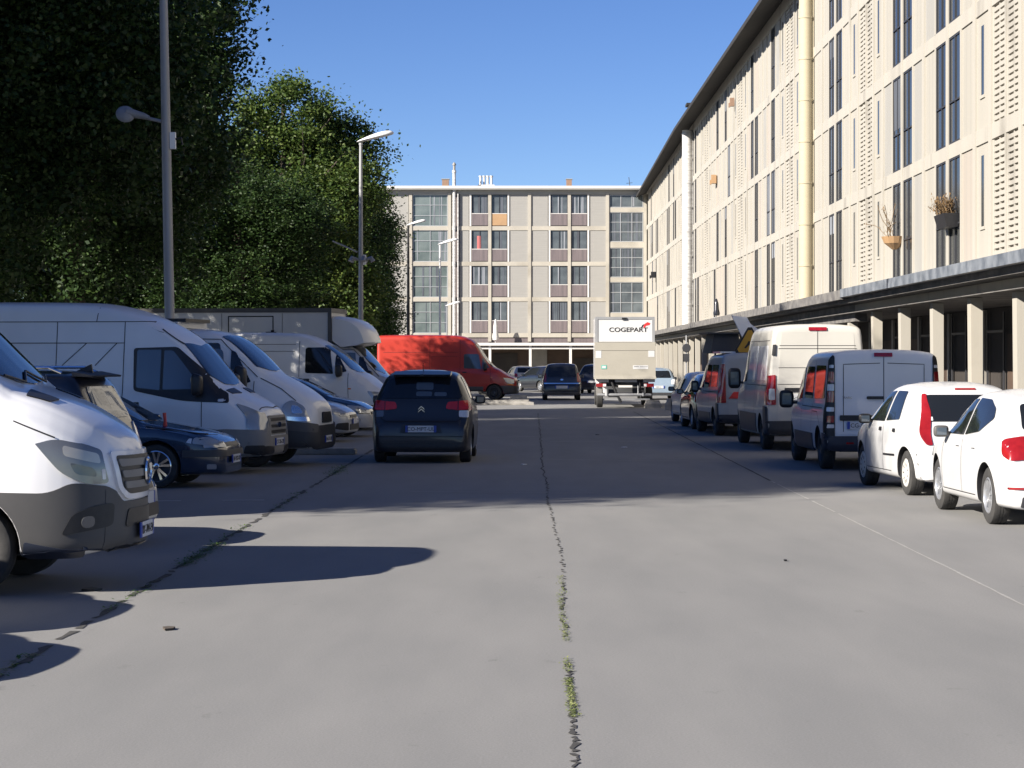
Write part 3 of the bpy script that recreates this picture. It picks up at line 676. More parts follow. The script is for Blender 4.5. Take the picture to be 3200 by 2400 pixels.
        for q, (p, n) in hits.items(): q.co = p+n*off
        if off > .003:
            be = [e for e in bm.edges if len(e.link_faces) == 1]; nv = {}
            for e in be:
                for q in e.verts:
                    if q not in nv: p, n = hits[q]; nv[q] = bm.verts.new(p-n*.01)
            for e in be:
                try: bm.faces.new((e.verts[0], e.verts[1], nv[e.verts[1]], nv[e.verts[0]]))
                except Exception: pass
        bmesh.ops.recalc_face_normals(bm, faces=bm.faces)
        me = bpy.data.meshes.new(name); bm.to_mesh(me); bm.free(); me.materials.append(m)
        smooth(me, 45); o = link(name, me, parent or v.root)
        if label: o['label'] = label
        return o
    def seams(v, lines, w=.012, name='panel_gaps', m=None, off=.008):
        """lines: (plane, [(a,b),...])"""
        mb = MB()
        for plane, P in lines:
            for pl in (plane if plane == 'LR' else [plane]):
                Q = []
                for (a, b) in zip(P[:-1], P[1:]):
                    a, b = Vector(a), Vector(b); n = max(1, int((b-a).length/.08))
                    for k in range(n): Q.append(a.lerp(b, k/n))
                Q.append(Vector(P[-1])); prev = None
                for i, q in enumerate(Q):
                    t = (Q[min(i+1, len(Q)-1)]-Q[max(i-1, 0)]).normalized(); nn = Vector((-t.y, t.x))*w/2
                    cur = []
                    for z in (q-nn, q+nn):
                        p, n = v.cast(pl, z.x, z.y); cur.append(p+n*off)
                    if prev:
                        b_ = len(mb.v); mb.v += [prev[0], prev[1], cur[1], cur[0]]; mb.f.append([b_, b_+1, b_+2, b_+3]); mb.m.append(0)
                    prev = cur
        return mb.build(name, m or M['seam'], v.root, fix=False)
    def wheels(v, kind, m=None, rimr=None, fac=.0, clear=.045):
        keys = {}
        rr = rimr or v.wr*.64
        for i, s in enumerate(v.axles):
            for sg in (1, -1):
                r = v.wr; w_ = v.ww
                if sg not in keys:
                    mb = MB(); h = w_/2
                    prof = [(rr*.98, -h*.9), (rr*1.06, -h), (r*.9, -h), (r*.975, -h*.86), (r, -h*.62), (r, -h*.22), (r*.985, -h*.2), (r*.985, -h*.14), (r, -h*.12), (r, h*.12), (r*.985, h*.14), (r*.985, h*.2), (r, h*.22), (r, h*.62), (r*.975, h*.86), (r*.9, h), (rr*1.06, h), (rr*.98, h*.9)]
                    mb.lathe(prof, (0,0,0), 'Y', 40); mb.f = [f for f in mb.f if len(f) == 4]; mb.m = mb.m[:len(mb.f)]
                    tm = mb.mesh('wheel', M['rubber'], 40)
                    keys[sg] = (tm, rim_mesh(kind, rr, h, sg, m or M['alloy']))
                o = link('wheel', keys[sg][0], v.root); o.location = (v.L/2-s, sg*(v.W/2-w_/2-clear), r)
                q = link('rim', keys[sg][1], o)
        return v
    def mirror(v, s, z, m, w_=.17, h=.22, d_=.12, out=.10, sides=(1, -1), glass=True):
        for sg in sides:
            p, n = v.cast('L' if sg > 0 else 'R', s, z); y0 = abs(p.y)
            bm = bmesh.new(); bmesh.ops.create_uvsphere(bm, u_segments=24, v_segments=14, radius=1)
            for q in bm.verts: q.co = Vector([math.copysign(abs(c_)**.5, c_)*.5 for c_ in q.co])
            for q in bm.verts:
                k = 1-.25*(q.co.x+.5)
                q.co = Vector((q.co.x*d_*1.2, q.co.y*w_*1.15*k, q.co.z*h*1.15*k))+Vector((0, out+w_/2, 0))
            bmesh.ops.create_cube(bm, size=1, matrix=Matrix.Translation((0, out/2, -h*.22)) @ Matrix.Diagonal((d_*.45, out+.08, .05, 1)))
            me = bpy.data.meshes.new('wing_mirror'); bm.to_mesh(me); bm.free(); me.materials.append(m)
            for q in me.vertices: q.co.y *= sg
            if sg < 0: me.flip_normals()
            smooth(me, 45); o = link('wing_mirror', me, v.root); o.location = (p.x, sg*(y0-.01), z)
            if glass:
                P = [(-d_*.62, sg*(out+w_*.16), -h*.33), (-d_*.62, sg*(out+w_*.84), -h*.33), (-d_*.62, sg*(out+w_*.84), h*.33), (-d_*.62, sg*(out+w_*.16), h*.33)]
                g_ = MB(); g_.prism(P, (.03, 0, 0)); g_.build('mirror_glass', M['auto_glass_light'], o)
    def plate(v, plane, y, z, text, w_=.52, h=.115, col='plate', off=.012, ink='ink', s=None):
        p, n = v.cast(plane, y, z); sg = -1 if plane == 'B' else 1
        mb = MB(); mb.box(0, .012, -w_/2, w_/2, -h/2, h/2, 0); mb.box(-.001, .013, -w_/2-.001, -w_/2+.045, -h/2-.001, h/2+.001, 1); mb.box(-.001, .013, w_/2-.045, w_/2+.001, -h/2-.001, h/2+.001, 1)
        o = mb.build('number_plate', [M[col], M['plate_blue']], v.root); o.location = (p.x+(off if sg > 0 else -off-.012), y, z)
        if text:
            t = text_mesh(text, h*.80, M[ink]); t.parent = o
            t.matrix_local = Matrix.Translation((.0145 if sg > 0 else -.0025, 0, -h*.28)) @ Matrix.Rotation(R(90*sg), 4, 'Z') @ Matrix.Rotation(R(90), 4, 'X')
        return o
    def place(v, near, side, heading, sf=None):
        """near: ground point of the near front wheel; side +1 left / -1 right wheel; heading in degrees from +X"""
        sf = v.axles[0] if sf is None else sf
        lp = Vector((v.L/2-sf, side*(v.W/2-v.ww/2-.045), 0)); rot = Matrix.Rotation(R(heading), 3, 'Z')
        q = Vector((*near, 0))-rot @ lp; v.root.location = q; v.root.rotation_euler.z = R(heading); return v
def text_mesh(s, size, m, depth=.0015, bold=0.0, sx=1, name='lettering'):
    c = bpy.data.curves.new('t', 'FONT'); c.body = s; c.size = size; c.align_x = 'CENTER'; c.extrude = depth; c.offset = bold
    o = bpy.data.objects.new('t', c); COL.objects.link(o); dg = bpy.context.evaluated_depsgraph_get(); dg.update()
    me = bpy.data.meshes.new_from_object(o.evaluated_get(dg)); bpy.data.objects.remove(o)
    for q in me.vertices: q.co.x *= sx
    me.materials.clear(); me.materials.append(m); me.name = name
    return link(name, me)
def rim_mesh(kind, rr, h, sg, m):
    mb = MB(); f = sg*h     # outer face at y = f
    mb.lathe([(rr*.99, f*.92), (rr*.93, f*1.0), (rr*.88, f*.80), (rr*.86, f*.1)], (0,0,0), 'Y', 36, 0); k0 = len(mb.f); mb.f = [q for q in mb.f if len(q) == 4]; mb.m = mb.m[:len(mb.f)]
    def spoke(a0, a1, w0, w1, r0, r1, y0, y1, mi=0):
        P = []
        for (r_, a_, w_) in ((r0, a0, w0), (r1, a1, w1)):
            c, s_ = math.cos(a_), math.sin(a_); t = (-s_, c)
            P.append(((r_*c-t[0]*w_, r_*s_-t[1]*w_), (r_*c+t[0]*w_, r_*s_+t[1]*w_)))
        (a, b), (c_, d_) = P
        mb.quadbox([(a[0],y0-sg*.02,a[1]),(b[0],y0-sg*.02,b[1]),(d_[0],y1-sg*.02,d_[1]),(c_[0],y1-sg*.02,c_[1]),(a[0],y0,a[1]),(b[0],y0,b[1]),(d_[0],y1,d_[1]),(c_[0],y1,c_[1])], mi)
    mb.lathe([(.001, f*.25), (rr*.9, f*.2)], (0,0,0), 'Y', 24, 1)
    if kind == 'spokes':
        for k in range(5):
            a = 2*math.pi*k/5+.3
            for da in (-.16, .16): spoke(a+da*.4, a+da*1.4, rr*.07, rr*.075, rr*.12, rr*.94, f*.80, f*.86)
        mb.lathe([(rr*.2, f*.6), (rr*.2, f*.82), (rr*.1, f*.9), (.002, f*.9)], (0,0,0), 'Y', 16)
    elif kind == 'multi':
        for k in range(7): spoke(2*math.pi*k/7, 2*math.pi*k/7+.12, rr*.09, rr*.13, rr*.15, rr*.93, f*.85, f*.85)
        mb.lathe([(rr*.25, f*.6), (rr*.22, f*.86), (.002, f*.9)], (0,0,0), 'Y', 16)
    elif kind == 'cap':
        mb.lathe([(rr*.95, f*.86), (rr*.8, f*1.0), (rr*.3, f*.95), (rr*.2, f*1.04), (.002, f*1.06)], (0,0,0), 'Y', 28)
        for k in range(9): spoke(2*math.pi*k/9, 2*math.pi*k/9, rr*.035, rr*.06, rr*.5, rr*.74, f*1.012, f*1.012, 1)
    elif kind == 'steel':
        mb.lathe([(rr*.86, f*.3), (rr*.62, f*.55), (rr*.42, f*.45), (rr*.34, f*.9), (.002, f*.92)], (0,0,0), 'Y', 24)
        for k in range(5):
            a = 2*math.pi*k/5; mb.lathe([(.012, f*.4), (.012, f*.62)], (rr*.5*math.cos(a), 0, rr*.5*math.sin(a)), 'Y', 8, 1)
    return mb.mesh('rim', [m, M['alloy_dark']], 40)

# ======================= near left: big white van with grey bumper (star-grille type)
def arcpts(cx, cz, r, a0, a1, n=8): return [(cx+r*math.cos(R(a0+(a1-a0)*k/n)), cz+r*math.sin(R(a0+(a1-a0)*k/n)), 0) for k in range(n+1)]
LEFT_G = 'vehicles parked nose out along the left side'
RIGHT_G = 'vehicles parked in line along the right side'
v = Veh('van', 'big white van with grey bumper and slatted grille, nearest vehicle on the left', 'van', 5.9, 1.99,
    [(0,.86),(.0,1.0),(.03,1.10),(.10,1.19),(.35,1.34),(.59,1.46),(.80,1.53),(.90,1.58),(1.32,2.02),(1.75,2.40),(2.25,2.56),(5.8,2.60),(5.9,2.55)],
    [(0,.90),(.2,1.06),(.45,1.22),(.8,1.38),(1.1,1.42),(5.9,1.42)], [(0,.10),(.02,.26),(.06,.42),(.12,.55),(.22,.70),(.38,.83),(.62,.93),(.95,.985),(1.3,1.0),(5.6,1.0),(5.9,.98)],
    [(0,.06),(.06,.32),(.13,.46),(.25,.60),(.5,.72),(.8,.80),(1.2,.83),(1.8,.84),(5.9,.86)], zb=[(0,.36),(.4,.28),(1.4,.32),(5.9,.34)], body=M['white'], group=LEFT_G, axles=(1.17,4.8), wr=.36, ww=.24, crown=.05, r_end=.03)
v.panel('bumper', [(-.62,.30,0),(.62,.30,0),(.62,.80,.0),(.52,.78),(.44,.70),(-.44,.70),(-.52,.78),(-.62,.80,0)], 'F', M['plastic'], .016, .03, .1)
v.panel('bumper_side', [(.10,.30,.02),(.72,.30,.02)]+arcpts(1.17,.37,.425,178,104,10)+[(1.02,.80,.02),(.54,.785,.10),(.38,.865,.06),(.16,.83,.03),(.10,.78,.02)], 'LR', M['plastic'], .014, .03, .08)
v.panel('sill_trim', [(1.6,.36),(4.1,.36),(4.1,.56),(1.6,.56)], 'LR', M['plastic'], .014, .03, .15)
v.panel('lower_valance', [(-.55,.28),(.55,.28),(.52,.36),(-.52,.36)], 'F', M['black'], .022, .03)
v.panel('lower_grille', [(-.42,.50),(.42,.50),(.38,.64),(-.38,.64)], 'F', M['black'], .024, .04)
gr = v.panel('grille', [(-.50,.80),(-.40,.715),(.40,.715),(.50,.80),(.56,1.09),(-.56,1.09)], 'F', M['white'], .022, .05)
v.panel('grille_opening', [(-.45,.81),(-.36,.755),(.36,.755),(.45,.81),(.51,1.055),(-.51,1.055)], 'F', M['black'], .026, .04, parent=gr)
for z in (.80,.885,.97): v.panel('grille_slat', [(-.42-(z-.8)*.35,z),(.42+(z-.8)*.35,z),(.44+(z-.8)*.35,z+.055),(-.44-(z-.8)*.35,z+.055)], 'F', M['plastic_dusty'], .038, .015, parent=gr)
p, n = v.cast('F', 0, .92)
mb = MB(); mb.lathe([(.10,-.012),(.112,0),(.10,.012),(.092,0),(.10,-.012)], (p.x+.05, 0, .92), 'X', 28)
for a in (90, 210, 330):
    c, s_ = math.cos(R(a)), math.sin(R(a)); mb.prism([(p.x+.045, -s_*.014, .92+c*.014), (p.x+.045, c*.096, .92+s_*.096), (p.x+.045, s_*.014, .92-c*.014)], (.014,0,0))
mb.build('emblem', M['chrome'], v.root)
v.plate('F', 0, .46, 'BY-704-EV', .50, .12, off=.035)
hl = v.panel('headlight', [(.64,1.165,.01),(.50,1.20,.06),(.30,1.15,.05),(.20,1.10,.03),(.15,.85,.03),(.28,.85,.04),(.45,.93,.08)], 'LR', M['headlight_near'], .018, .03, .05)
for pl in 'LR':
    v.panel('headlight_reflector', [(.45,1.15),(.22,1.08),(.20,1.00),(.44,1.07)], pl, mat('beige_reflector_'+pl, (.50,.46,.38), .25, metal=.3, coat=1, col2=(.42,.39,.33), nscale=5), .0195, .025, .05, parent=hl)
    v.panel('headlight_reflector', [(.40,1.02),(.24,.97),(.22,.90),(.36,.93)], pl, M['auto_glass_light'], .0195, .03, .05, parent=hl)
    v.panel('headlight_reflector', [(.195,.96),(.175,.96),(.170,.88),(.19,.88)], pl, M['white_lamp'], .0195, .008, .05, parent=hl)
    v.panel('fog_lens', [(.24,.52),(.32,.51),(.32,.60),(.24,.61)], pl, M['headlight_dark'], .026, .04, .05)
v.panel('fog_lamp', [(.13,.52),(.46,.46),(.38,.62),(.24,.68),(.12,.70)], 'LR', M['black'], .021, .04, .05)
v.panel('windscreen', [(1.02,-.74),(.90,-.4),(.86,0),(.90,.4),(1.02,.74),(1.76,.68),(1.70,0),(1.76,-.68)], 'T', M['auto_glass'], .006, .05, .12)
v.panel('side_window', [(1.08,1.44,.02),(2.30,1.42,.06),(2.30,1.98,.06),(1.76,2.02,.08)], 'LR', M['auto_glass'], .005, .05)
v.panel('bonnet_vent', [(.58,.36),(.80,.40),(.76,.70),(.60,.60)], 'T', M['black'], .007, .015, .06); v.panel('bonnet_vent', [(.58,-.36),(.80,-.40),(.76,-.70),(.60,-.60)], 'T', M['black'], .007, .015, .06)
v.seams([('LR', [(.80,1.34),(.50,1.21)]), ('LR', [(1.55,.6),(1.5,1.0),(1.32,1.3),(1.15,1.44)]), ('LR', [(2.5,.5),(2.5,2.2)])], .010)
v.panel('lower_side_valance', [(.12,.29),(.74,.27),(.72,.42),(.45,.36),(.12,.35)], 'LR', M['navy_plastic'], .02, .02, .05)
mb = MB()
for (y0, y1) in ((-.62,.02),(.04,.66)):
    pts = []
    for k in range(7):
        q, nn = v.cast('T', .86+.03*abs(k-3), y0+(y1-y0)*k/6); pts.append(q+Vector((0,0,.03)))
    mb.tube(pts, .010, 6)
mb.build('wiper', M['black'], v.root)
v.mirror(1.5, 1.5, M['black'], .20, .36, .16)
v.wheels('steel', M['alloy']); v.place((-4.23,17.43), -1, -2)

# ======================= dark estate car seen from behind, tail towards the aisle
def tail_car(): pass
v = Veh('estate_car', 'dark estate car with roof rails, tail towards the road, behind the nearest van', 'car', 4.5, 1.82,
    [(0,.6),(.05,.75),(.3,.9),(1.0,1.06),(1.2,1.1),(1.95,1.55),(2.4,1.66),(3.9,1.66),(4.12,1.62),(4.30,1.25),(4.40,.98),(4.45,.80),(4.5,.70)],
    [(0,.6),(1,.98),(4.3,1.06),(4.5,.95)], [(0,.7),(.3,.92),(.9,1),(3.9,1),(4.3,.93),(4.5,.86)], [(0,.6),(.9,.78),(2,.76),(4.0,.76),(4.4,.78),(4.5,.74)], body=M['navy'], group=LEFT_G, axles=(.85,3.6), wr=.33)
v.panel('rear_window', [(-.60,1.14),(.60,1.14),(.52,1.50),(-.52,1.50)], 'B', M['auto_glass_light'], .006, .06)
v.panel('side_window', [(1.5,1.10),(3.3,1.10),(3.3,1.50),(2.1,1.52)], 'LR', M['auto_glass'], .005, .05); v.panel('side_window', [(3.42,1.12),(4.05,1.18),(3.95,1.47),(3.42,1.50)], 'LR', M['auto_glass'], .005, .06)
v.panel('tail_light', [(4.28,.80),(4.45,.80),(4.40,1.0),(4.26,1.12)], 'LR', M['tail_red'], .012, .03, .05); v.panel('tail_light', [(.62,.80),(.84,.80),(.80,1.08),(.68,1.08)], 'B', M['white_lamp'], .012, .02, .06); v.panel('tail_light', [(-.62,.80),(-.84,.80),(-.80,1.08),(-.68,1.08)], 'B', M['white_lamp'], .012, .02, .06)
v.panel('bumper', [(-.86,.25),(.86,.25),(.86,.55),(-.86,.55)], 'B', M['plastic_dark'], .03, .03); v.plate('B', 0, .74, 'CX-418-NR')
mb = MB()
for sg in (1,-1): mb.tube([(.55, sg*.66, 1.66), (.45, sg*.66, 1.72), (-1.55, sg*.66, 1.72), (-1.7, sg*.66, 1.66)], .018, 8)
mb.build('roof_rail', M['chrome'], v.root)
mb = MB(); mb.prism([(-1.62,-.015,1.66),(-1.86,-.015,1.65),(-1.84,-.015,1.76)], (0,.03,0)); mb.build('aerial', M['black'], v.root)
mb = MB(); mb.quadbox([(-1.80,-.58,1.62),(-1.80,.58,1.62),(-2.02,.55,1.61),(-2.02,-.55,1.61),(-1.78,-.58,1.675),(-1.78,.58,1.675),(-2.03,.55,1.63),(-2.03,-.55,1.63)]); mb.build('spoiler', M['black'], v.root)
v.wheels('multi', M['alloy']); v.root.location = (-6.80, 26.6, 0); v.root.rotation_euler.z = R(180-7)

# ======================= dark blue saloon, bonnet and alloy wheel showing
v = Veh('car', 'dark blue car with silver spoked alloy wheel parked nose out on the left', 'car', 4.4, 1.74,
    [(0,.50),(.02,.58),(.10,.66),(.28,.745),(.7,.83),(1.12,.90),(1.22,.93),(1.85,1.30),(2.2,1.41),(3.1,1.42),(3.6,1.25),(4.0,1.0),(4.3,.92),(4.4,.7)],
    [(0,.5),(.3,.70),(1.1,.86),(4.4,.9)], [(0,.66),(.1,.78),(.3,.90),(.7,.97),(1.1,1),(4.0,1),(4.4,.85)], [(0,.56),(.3,.74),(1,.80),(1.3,.78),(2,.70),(3.2,.68),(4,.75),(4.4,.6)], zb=.19, body=M['blue_car'], group=LEFT_G, axles=(.93,3.5), wr=.31, ww=.2, crown=.03, arch=.05)
v.panel('bumper_strip', [(-.86,.44),(.86,.44),(.86,.53),(-.86,.53)], 'F', M['plastic_dark'], .024, .01); v.panel('bumper_strip', [(.02,.44),(.55,.44),(.55,.54),(.02,.54)], 'LR', M['plastic_dark'], .022, .01, .06)
v.panel('headlight', [(.13,.60),(.42,.63),(.40,.71),(.22,.71),(.10,.66)], 'LR', M['headlight'], .010, .03, .05); v.panel('headlight', [(.40,.57),(.80,.57),(.80,.68),(.40,.65)], 'F', M['headlight'], .010, .02, .05); v.panel('headlight', [(-.40,.57),(-.80,.57),(-.80,.68),(-.40,.65)], 'F', M['headlight'], .010, .02, .05)
v.panel('indicator', [(.43,.63),(.50,.645),(.46,.70),(.42,.70)], 'LR', M['white_lamp'], .011, .01, .05)
v.panel('grille', [(-.38,.58),(.38,.58),(.36,.63),(-.36,.63)], 'F', M['black'], .008, .01); v.panel('fog_lamp', [(.10,.27),(.22,.27),(.22,.34),(.10,.34)], 'LR', M['lamp_inner'], .012, .02, .05)
v.plate('F', 0, .40, 'AV-932-KP', off=.03)
v.panel('windscreen', [(1.22,-.62),(1.14,0),(1.22,.62),(1.9,.52),(1.9,-.52)], 'T', M['auto_glass'], .006, .05, .12)
v.panel('side_window', [(1.45,.92),(2.5,.92),(2.5,1.33),(2.05,1.33)], 'LR', M['auto_glass'], .005, .04); v.panel('side_window', [(2.58,.92),(3.5,.94),(3.2,1.30),(2.58,1.33)], 'LR', M['auto_glass'], .005, .04)
v.seams([('LR', [(1.32,.3),(1.30,.6),(1.38,.9)]), ('LR', [(.20,.74),(.7,.815),(1.1,.87)]), ('LR', [(2.54,.3),(2.54,.9)])], .010)
mb = MB(); q, nn = v.cast('T', .86, -.55); mb.tube([q, q+Vector((-.02,0,.19))], [.022,.026], 8, 0); mb.tube([q+Vector((-.01,0,.0)), q+Vector((-.01,0,.05))], .028, 8, 0); bt = mb.mesh('reflector_stick', M['red_paint'])
v.mirror(1.38, .95, M['blue_car'], .16, .12, .10, .06)
v.wheels('spokes', M['chrome'], rimr=.225); v.place((-5.12,32.1), -1, -6)
o = link('bottle', bt); o.matrix_world = v.root.matrix_basis.copy(); 
o.location = v.root.location; o.rotation_euler = v.root.rotation_euler; tag(o, 'small red bottle standing on the bonnet of the dark blue car', 'bottle')

# ======================= high-roof white van with grey bumper (big black side window corner)
v = Veh('van', 'high roof white van with grey bumper and black swept door glass', 'van', 5.9, 2.0,
    [(0,.62),(.0,.86),(.04,.98),(.22,1.10),(.50,1.23),(.68,1.33),(.80,1.42),(1.02,1.70),(1.30,2.03),(1.62,2.28),(2.08,2.50),(2.6,2.66),(3.1,2.71),(5.85,2.72),(5.9,2.66)],
    [(0,.60),(.3,.90),(.7,1.22),(1.3,1.30),(5.9,1.3)], [(0,.66),(.12,.76),(.4,.88),(.9,.97),(1.4,1.0),(5.6,1.0),(5.9,.98)], [(0,.56),(.3,.68),(.8,.78),(1.4,.80),(2.6,.80),(5.9,.82)], zb=[(0,.30),(.5,.26),(1.4,.32),(5.9,.34)], body=M['grey_white'], group=LEFT_G, axles=(1.05,4.5), wr=.33, ww=.22, crown=.04, r_end=.12)
v.panel('bumper', [(-.94,.24),(.94,.24),(.94,.60),(.62,.66),(.55,.86),(.50,.60),(-.50,.60),(-.55,.86),(-.62,.66),(-.94,.60)], 'F', M['plastic_dusty'], .022, .03)
v.panel('bumper_side', [(.02,.24,.02),(.58,.24,.02)]+arcpts(1.05,.34,.41,180,118,6)+[(.62,.72,.03),(.02,.70,.02)], 'LR', M['plastic_dusty'], .020, .03, .08)
v.panel('grille', [(-.48,.62),(.48,.62),(.52,.92),(-.52,.92)], 'F', M['plastic_dusty'], .012, .03)
for z in (.64,.73,.83): v.panel('grille_slot', [(-.42,z),(.42,z),(.44,z+.05),(-.44,z+.05)], 'F', M['black'], .016, .02)
v.panel('emblem', [(-.09,.73),(.09,.73),(.09,.81),(-.09,.81)], 'F', M['chrome'], .03, .04); v.panel('fog_recess', [(.30,.33),(.70,.33),(.66,.45),(.30,.43)], 'F', M['black'], .026, .03); v.panel('fog_recess', [(-.30,.33),(-.70,.33),(-.66,.45),(-.30,.43)], 'F', M['black'], .026, .03); v.panel('fog_recess', [(.04,.32),(.34,.34),(.30,.46),(.04,.46)], 'LR', M['black'], .026, .03, .05)
v.panel('headlight', [(.50,.66),(.82,.66),(.80,.92),(.56,.98)], 'F', M['headlight'], .016, .03, .06); v.panel('headlight', [(-.50,.66),(-.82,.66),(-.80,.92),(-.56,.98)], 'F', M['headlight'], .016, .03, .06)
v.panel('headlight', [(.03,.72,.02),(.28,.72,.03),(.30,.92,.05),(.48,1.12,.05),(.30,1.06,.05),(.06,.94,.03)], 'LR', M['headlight'], .016, .03, .05)
v.plate('F', 0, .50, 'CT-226-ZB', off=.03, w_=.52)
v.panel('windscreen', [(.92,-.74),(.76,-.4),(.72,0),(.76,.4),(.90,.74),(1.36,.68),(1.28,0),(1.36,-.68)], 'T', M['auto_glass'], .006, .05, .1)
gl = v.panel('door_surround', [(.56,1.13,.04),(.80,1.14,.1),(1.3,1.16,.2),(2.10,1.32,.06),(2.12,2.00,.05),(1.42,2.02,.06),(.62,1.32,.1)], 'LR', M['black'], .005, .05)
v.panel('side_window', [(.98,1.35,.03),(1.62,1.34,.02),(1.62,1.96,.02),(1.48,1.96,.04)], 'LR', M['auto_glass_light'], .010, .03, parent=None); v.panel('side_window', [(1.67,1.33,.02),(2.06,1.37,.04),(2.06,1.97,.04),(1.67,1.97,.02)], 'LR', M['auto_glass_light'], .010, .03)
v.panel('side_marker', [(.64,1.15),(.73,1.15),(.73,1.19),(.64,1.19)], 'LR', M['white_lamp'], .012, .02)
v.seams([('LR', [(2.28,.5),(2.28,2.2),(2.28,2.42)]), ('LR', [(1.55,2.42),(2.28,2.42),(5.7,2.42)]), ('LR', [(.98,.75),(.98,1.16)]), ('LR', [(1.70,2.30),(1.35,2.06)]), ('LR', [(2.28,2.08),(5.6,2.08)]), ('LR', [(3.4,.5),(3.4,2.42)]), ('LR', [(4.9,.5),(4.9,2.42)]), ('LR', [(2.75,2.42),(2.72,2.64)]), ('LR', [(2.9,2.08),(3.3,1.72)]), ('LR', [(2.4,2.08),(2.75,1.72)]), ('T', [(.14,-.6),(.08,0),(.14,.6)])], .012)
v.panel('bonnet_vent', [(.52,-.25),(.66,-.25),(.66,-.70),(.56,-.66)], 'T', M['black'], .008, .02, .06); v.panel('bonnet_vent', [(.52,.25),(.66,.25),(.66,.70),(.56,.66)], 'T', M['black'], .008, .02, .06)
v.panel('door_handle', [(2.0,1.08),(2.2,1.08),(2.2,1.14),(2.0,1.14)], 'LR', M['black'], .02, .015, .05); v.mirror(1.02, 1.42, M['black'], .20, .34, .14, .08)
v.wheels('steel', M['alloy_dark']); v.place((-5.08,36.0), -1, -9)

# ======================= white chassis-cab tipper with dark bumper
v = Veh('tipper_truck', 'white chassis cab truck with dark grey bumper and flat load bed', 'truck', 2.75, 1.99,
    [(0,.60),(.0,.92),(.05,1.05),(.3,1.25),(.6,1.42),(.80,1.52),(.92,1.60),(1.3,1.98),(1.6,2.20),(1.95,2.30),(2.6,2.32),(2.75,2.28)],
    [(0,.60),(.3,.95),(1.0,1.22),(2.75,1.25)], [(0,.70),(.12,.80),(.4,.91),(.9,.98),(1.3,1),(2.75,1)], [(0,.60),(.4,.72),(1.0,.78),(1.6,.80),(2.75,.84)], zb=[(0,.30),(2.75,.34)], body=M['white_dusty'], group=LEFT_G, axles=(1.05,), wr=.33, ww=.22, crown=.04, r_end=.12)
v.panel('bumper', [(-.95,.26),(.95,.26),(.95,.66),(.55,.70),(-.55,.70),(-.95,.66)], 'F', M['plastic_dark'], .03, .03); v.panel('bumper_side', [(.02,.26,.02),(.60,.26,.02)]+arcpts(1.05,.34,.41,180,118,6)+[(.60,.76,.03),(.02,.68,.02)], 'LR', M['plastic_dark'], .028, .03, .08)
v.panel('bumper_top', [(.02,.58,.02),(.62,.64,.02),(.80,.82,.02),(.5,.80,.02),(.02,.72,.02)], 'LR', M['plastic'], .034, .02, .06)
v.panel('grille', [(-.34,.74),(.34,.74),(.30,.92),(-.30,.92)], 'F', M['black'], .02, .04); v.panel('headlight', [(.10,.75,.03),(.58,.78,.03),(.55,1.05,.08),(.42,1.14,.08),(.22,1.02,.06)], 'LR', M['headlight'], .018, .04, .05)
v.panel('headlight_reflector', [(.22,.90),(.40,.90),(.42,1.05),(.30,1.02)], 'LR', M['lamp_inner'], .022, .05, .05); v.panel('indicator', [(.12,.77),(.56,.80),(.56,.86),(.14,.84)], 'LR', M['lamp_inner'], .022, .01, .05)
v.plate('F', 0, .46, 'EA-571-QF', off=.04)
v.panel('windscreen', [(1.04,-.74),(.92,-.4),(.88,0),(.92,.4),(1.04,.74),(1.66,.70),(1.60,0),(1.66,-.70)], 'T', M['auto_glass'], .006, .05, .1)
v.panel('side_window', [(1.10,1.44,.03),(1.46,1.34,.05),(1.46,1.98,.02),(1.38,1.94,.03)], 'LR', M['auto_glass'], .006, .03); v.panel('side_window', [(1.50,1.33,.03),(2.42,1.42,.06),(2.42,2.10,.08),(1.66,2.10,.05)], 'LR', M['auto_glass'], .006, .03); v.panel('quarter_glass', [(1.54,1.40),(1.82,1.44),(1.82,2.0),(1.60,2.0)], 'LR', M['auto_glass_light'], .009, .08)
v.seams([('LR', [(2.55,.5),(2.55,2.18),(1.65,2.16),(1.0,1.52)]), ('LR', [(1.05,.8),(1.05,1.45)]), ('LR', [(.95,1.50),(.6,1.32),(.35,1.12)])], .012)
v.mirror(1.22, 1.50, M['black'], .24, .42, .16, .10)
mb = MB(); mb.box(-4.2, -1.5, -1.0, 1.0, .95, 1.03); mb.box(-1.66, -1.58, -1.0, 1.0, 1.03, 2.42); mb.box(-4.2, -1.5, -1.02, -.98, 1.03, 1.4); mb.box(-4.2, -1.5, .98, 1.02, 1.03, 1.4); mb.box(-1.9, -1.0, -.9, .9, 2.36, 2.46); mb.build('load_bed', M['white_dusty'], v.root)
mb = MB(); mb.box(-4.1, -1.3, -.5, .5, .45, .75); mb.box(-1.7,-.9,-.75,.75,2.46,2.52); mb.build('chassis', M['black'], v.root)
v.wheels('steel', M['alloy_dark'])
for sg in (1,-1):
    o = link('wheel', [c for c in v.root.children if c.name.startswith('wheel')][0].data, v.root); o.location = (-3.2, sg*.82, .33)
v.place((-4.50,38.5), -1, -8)

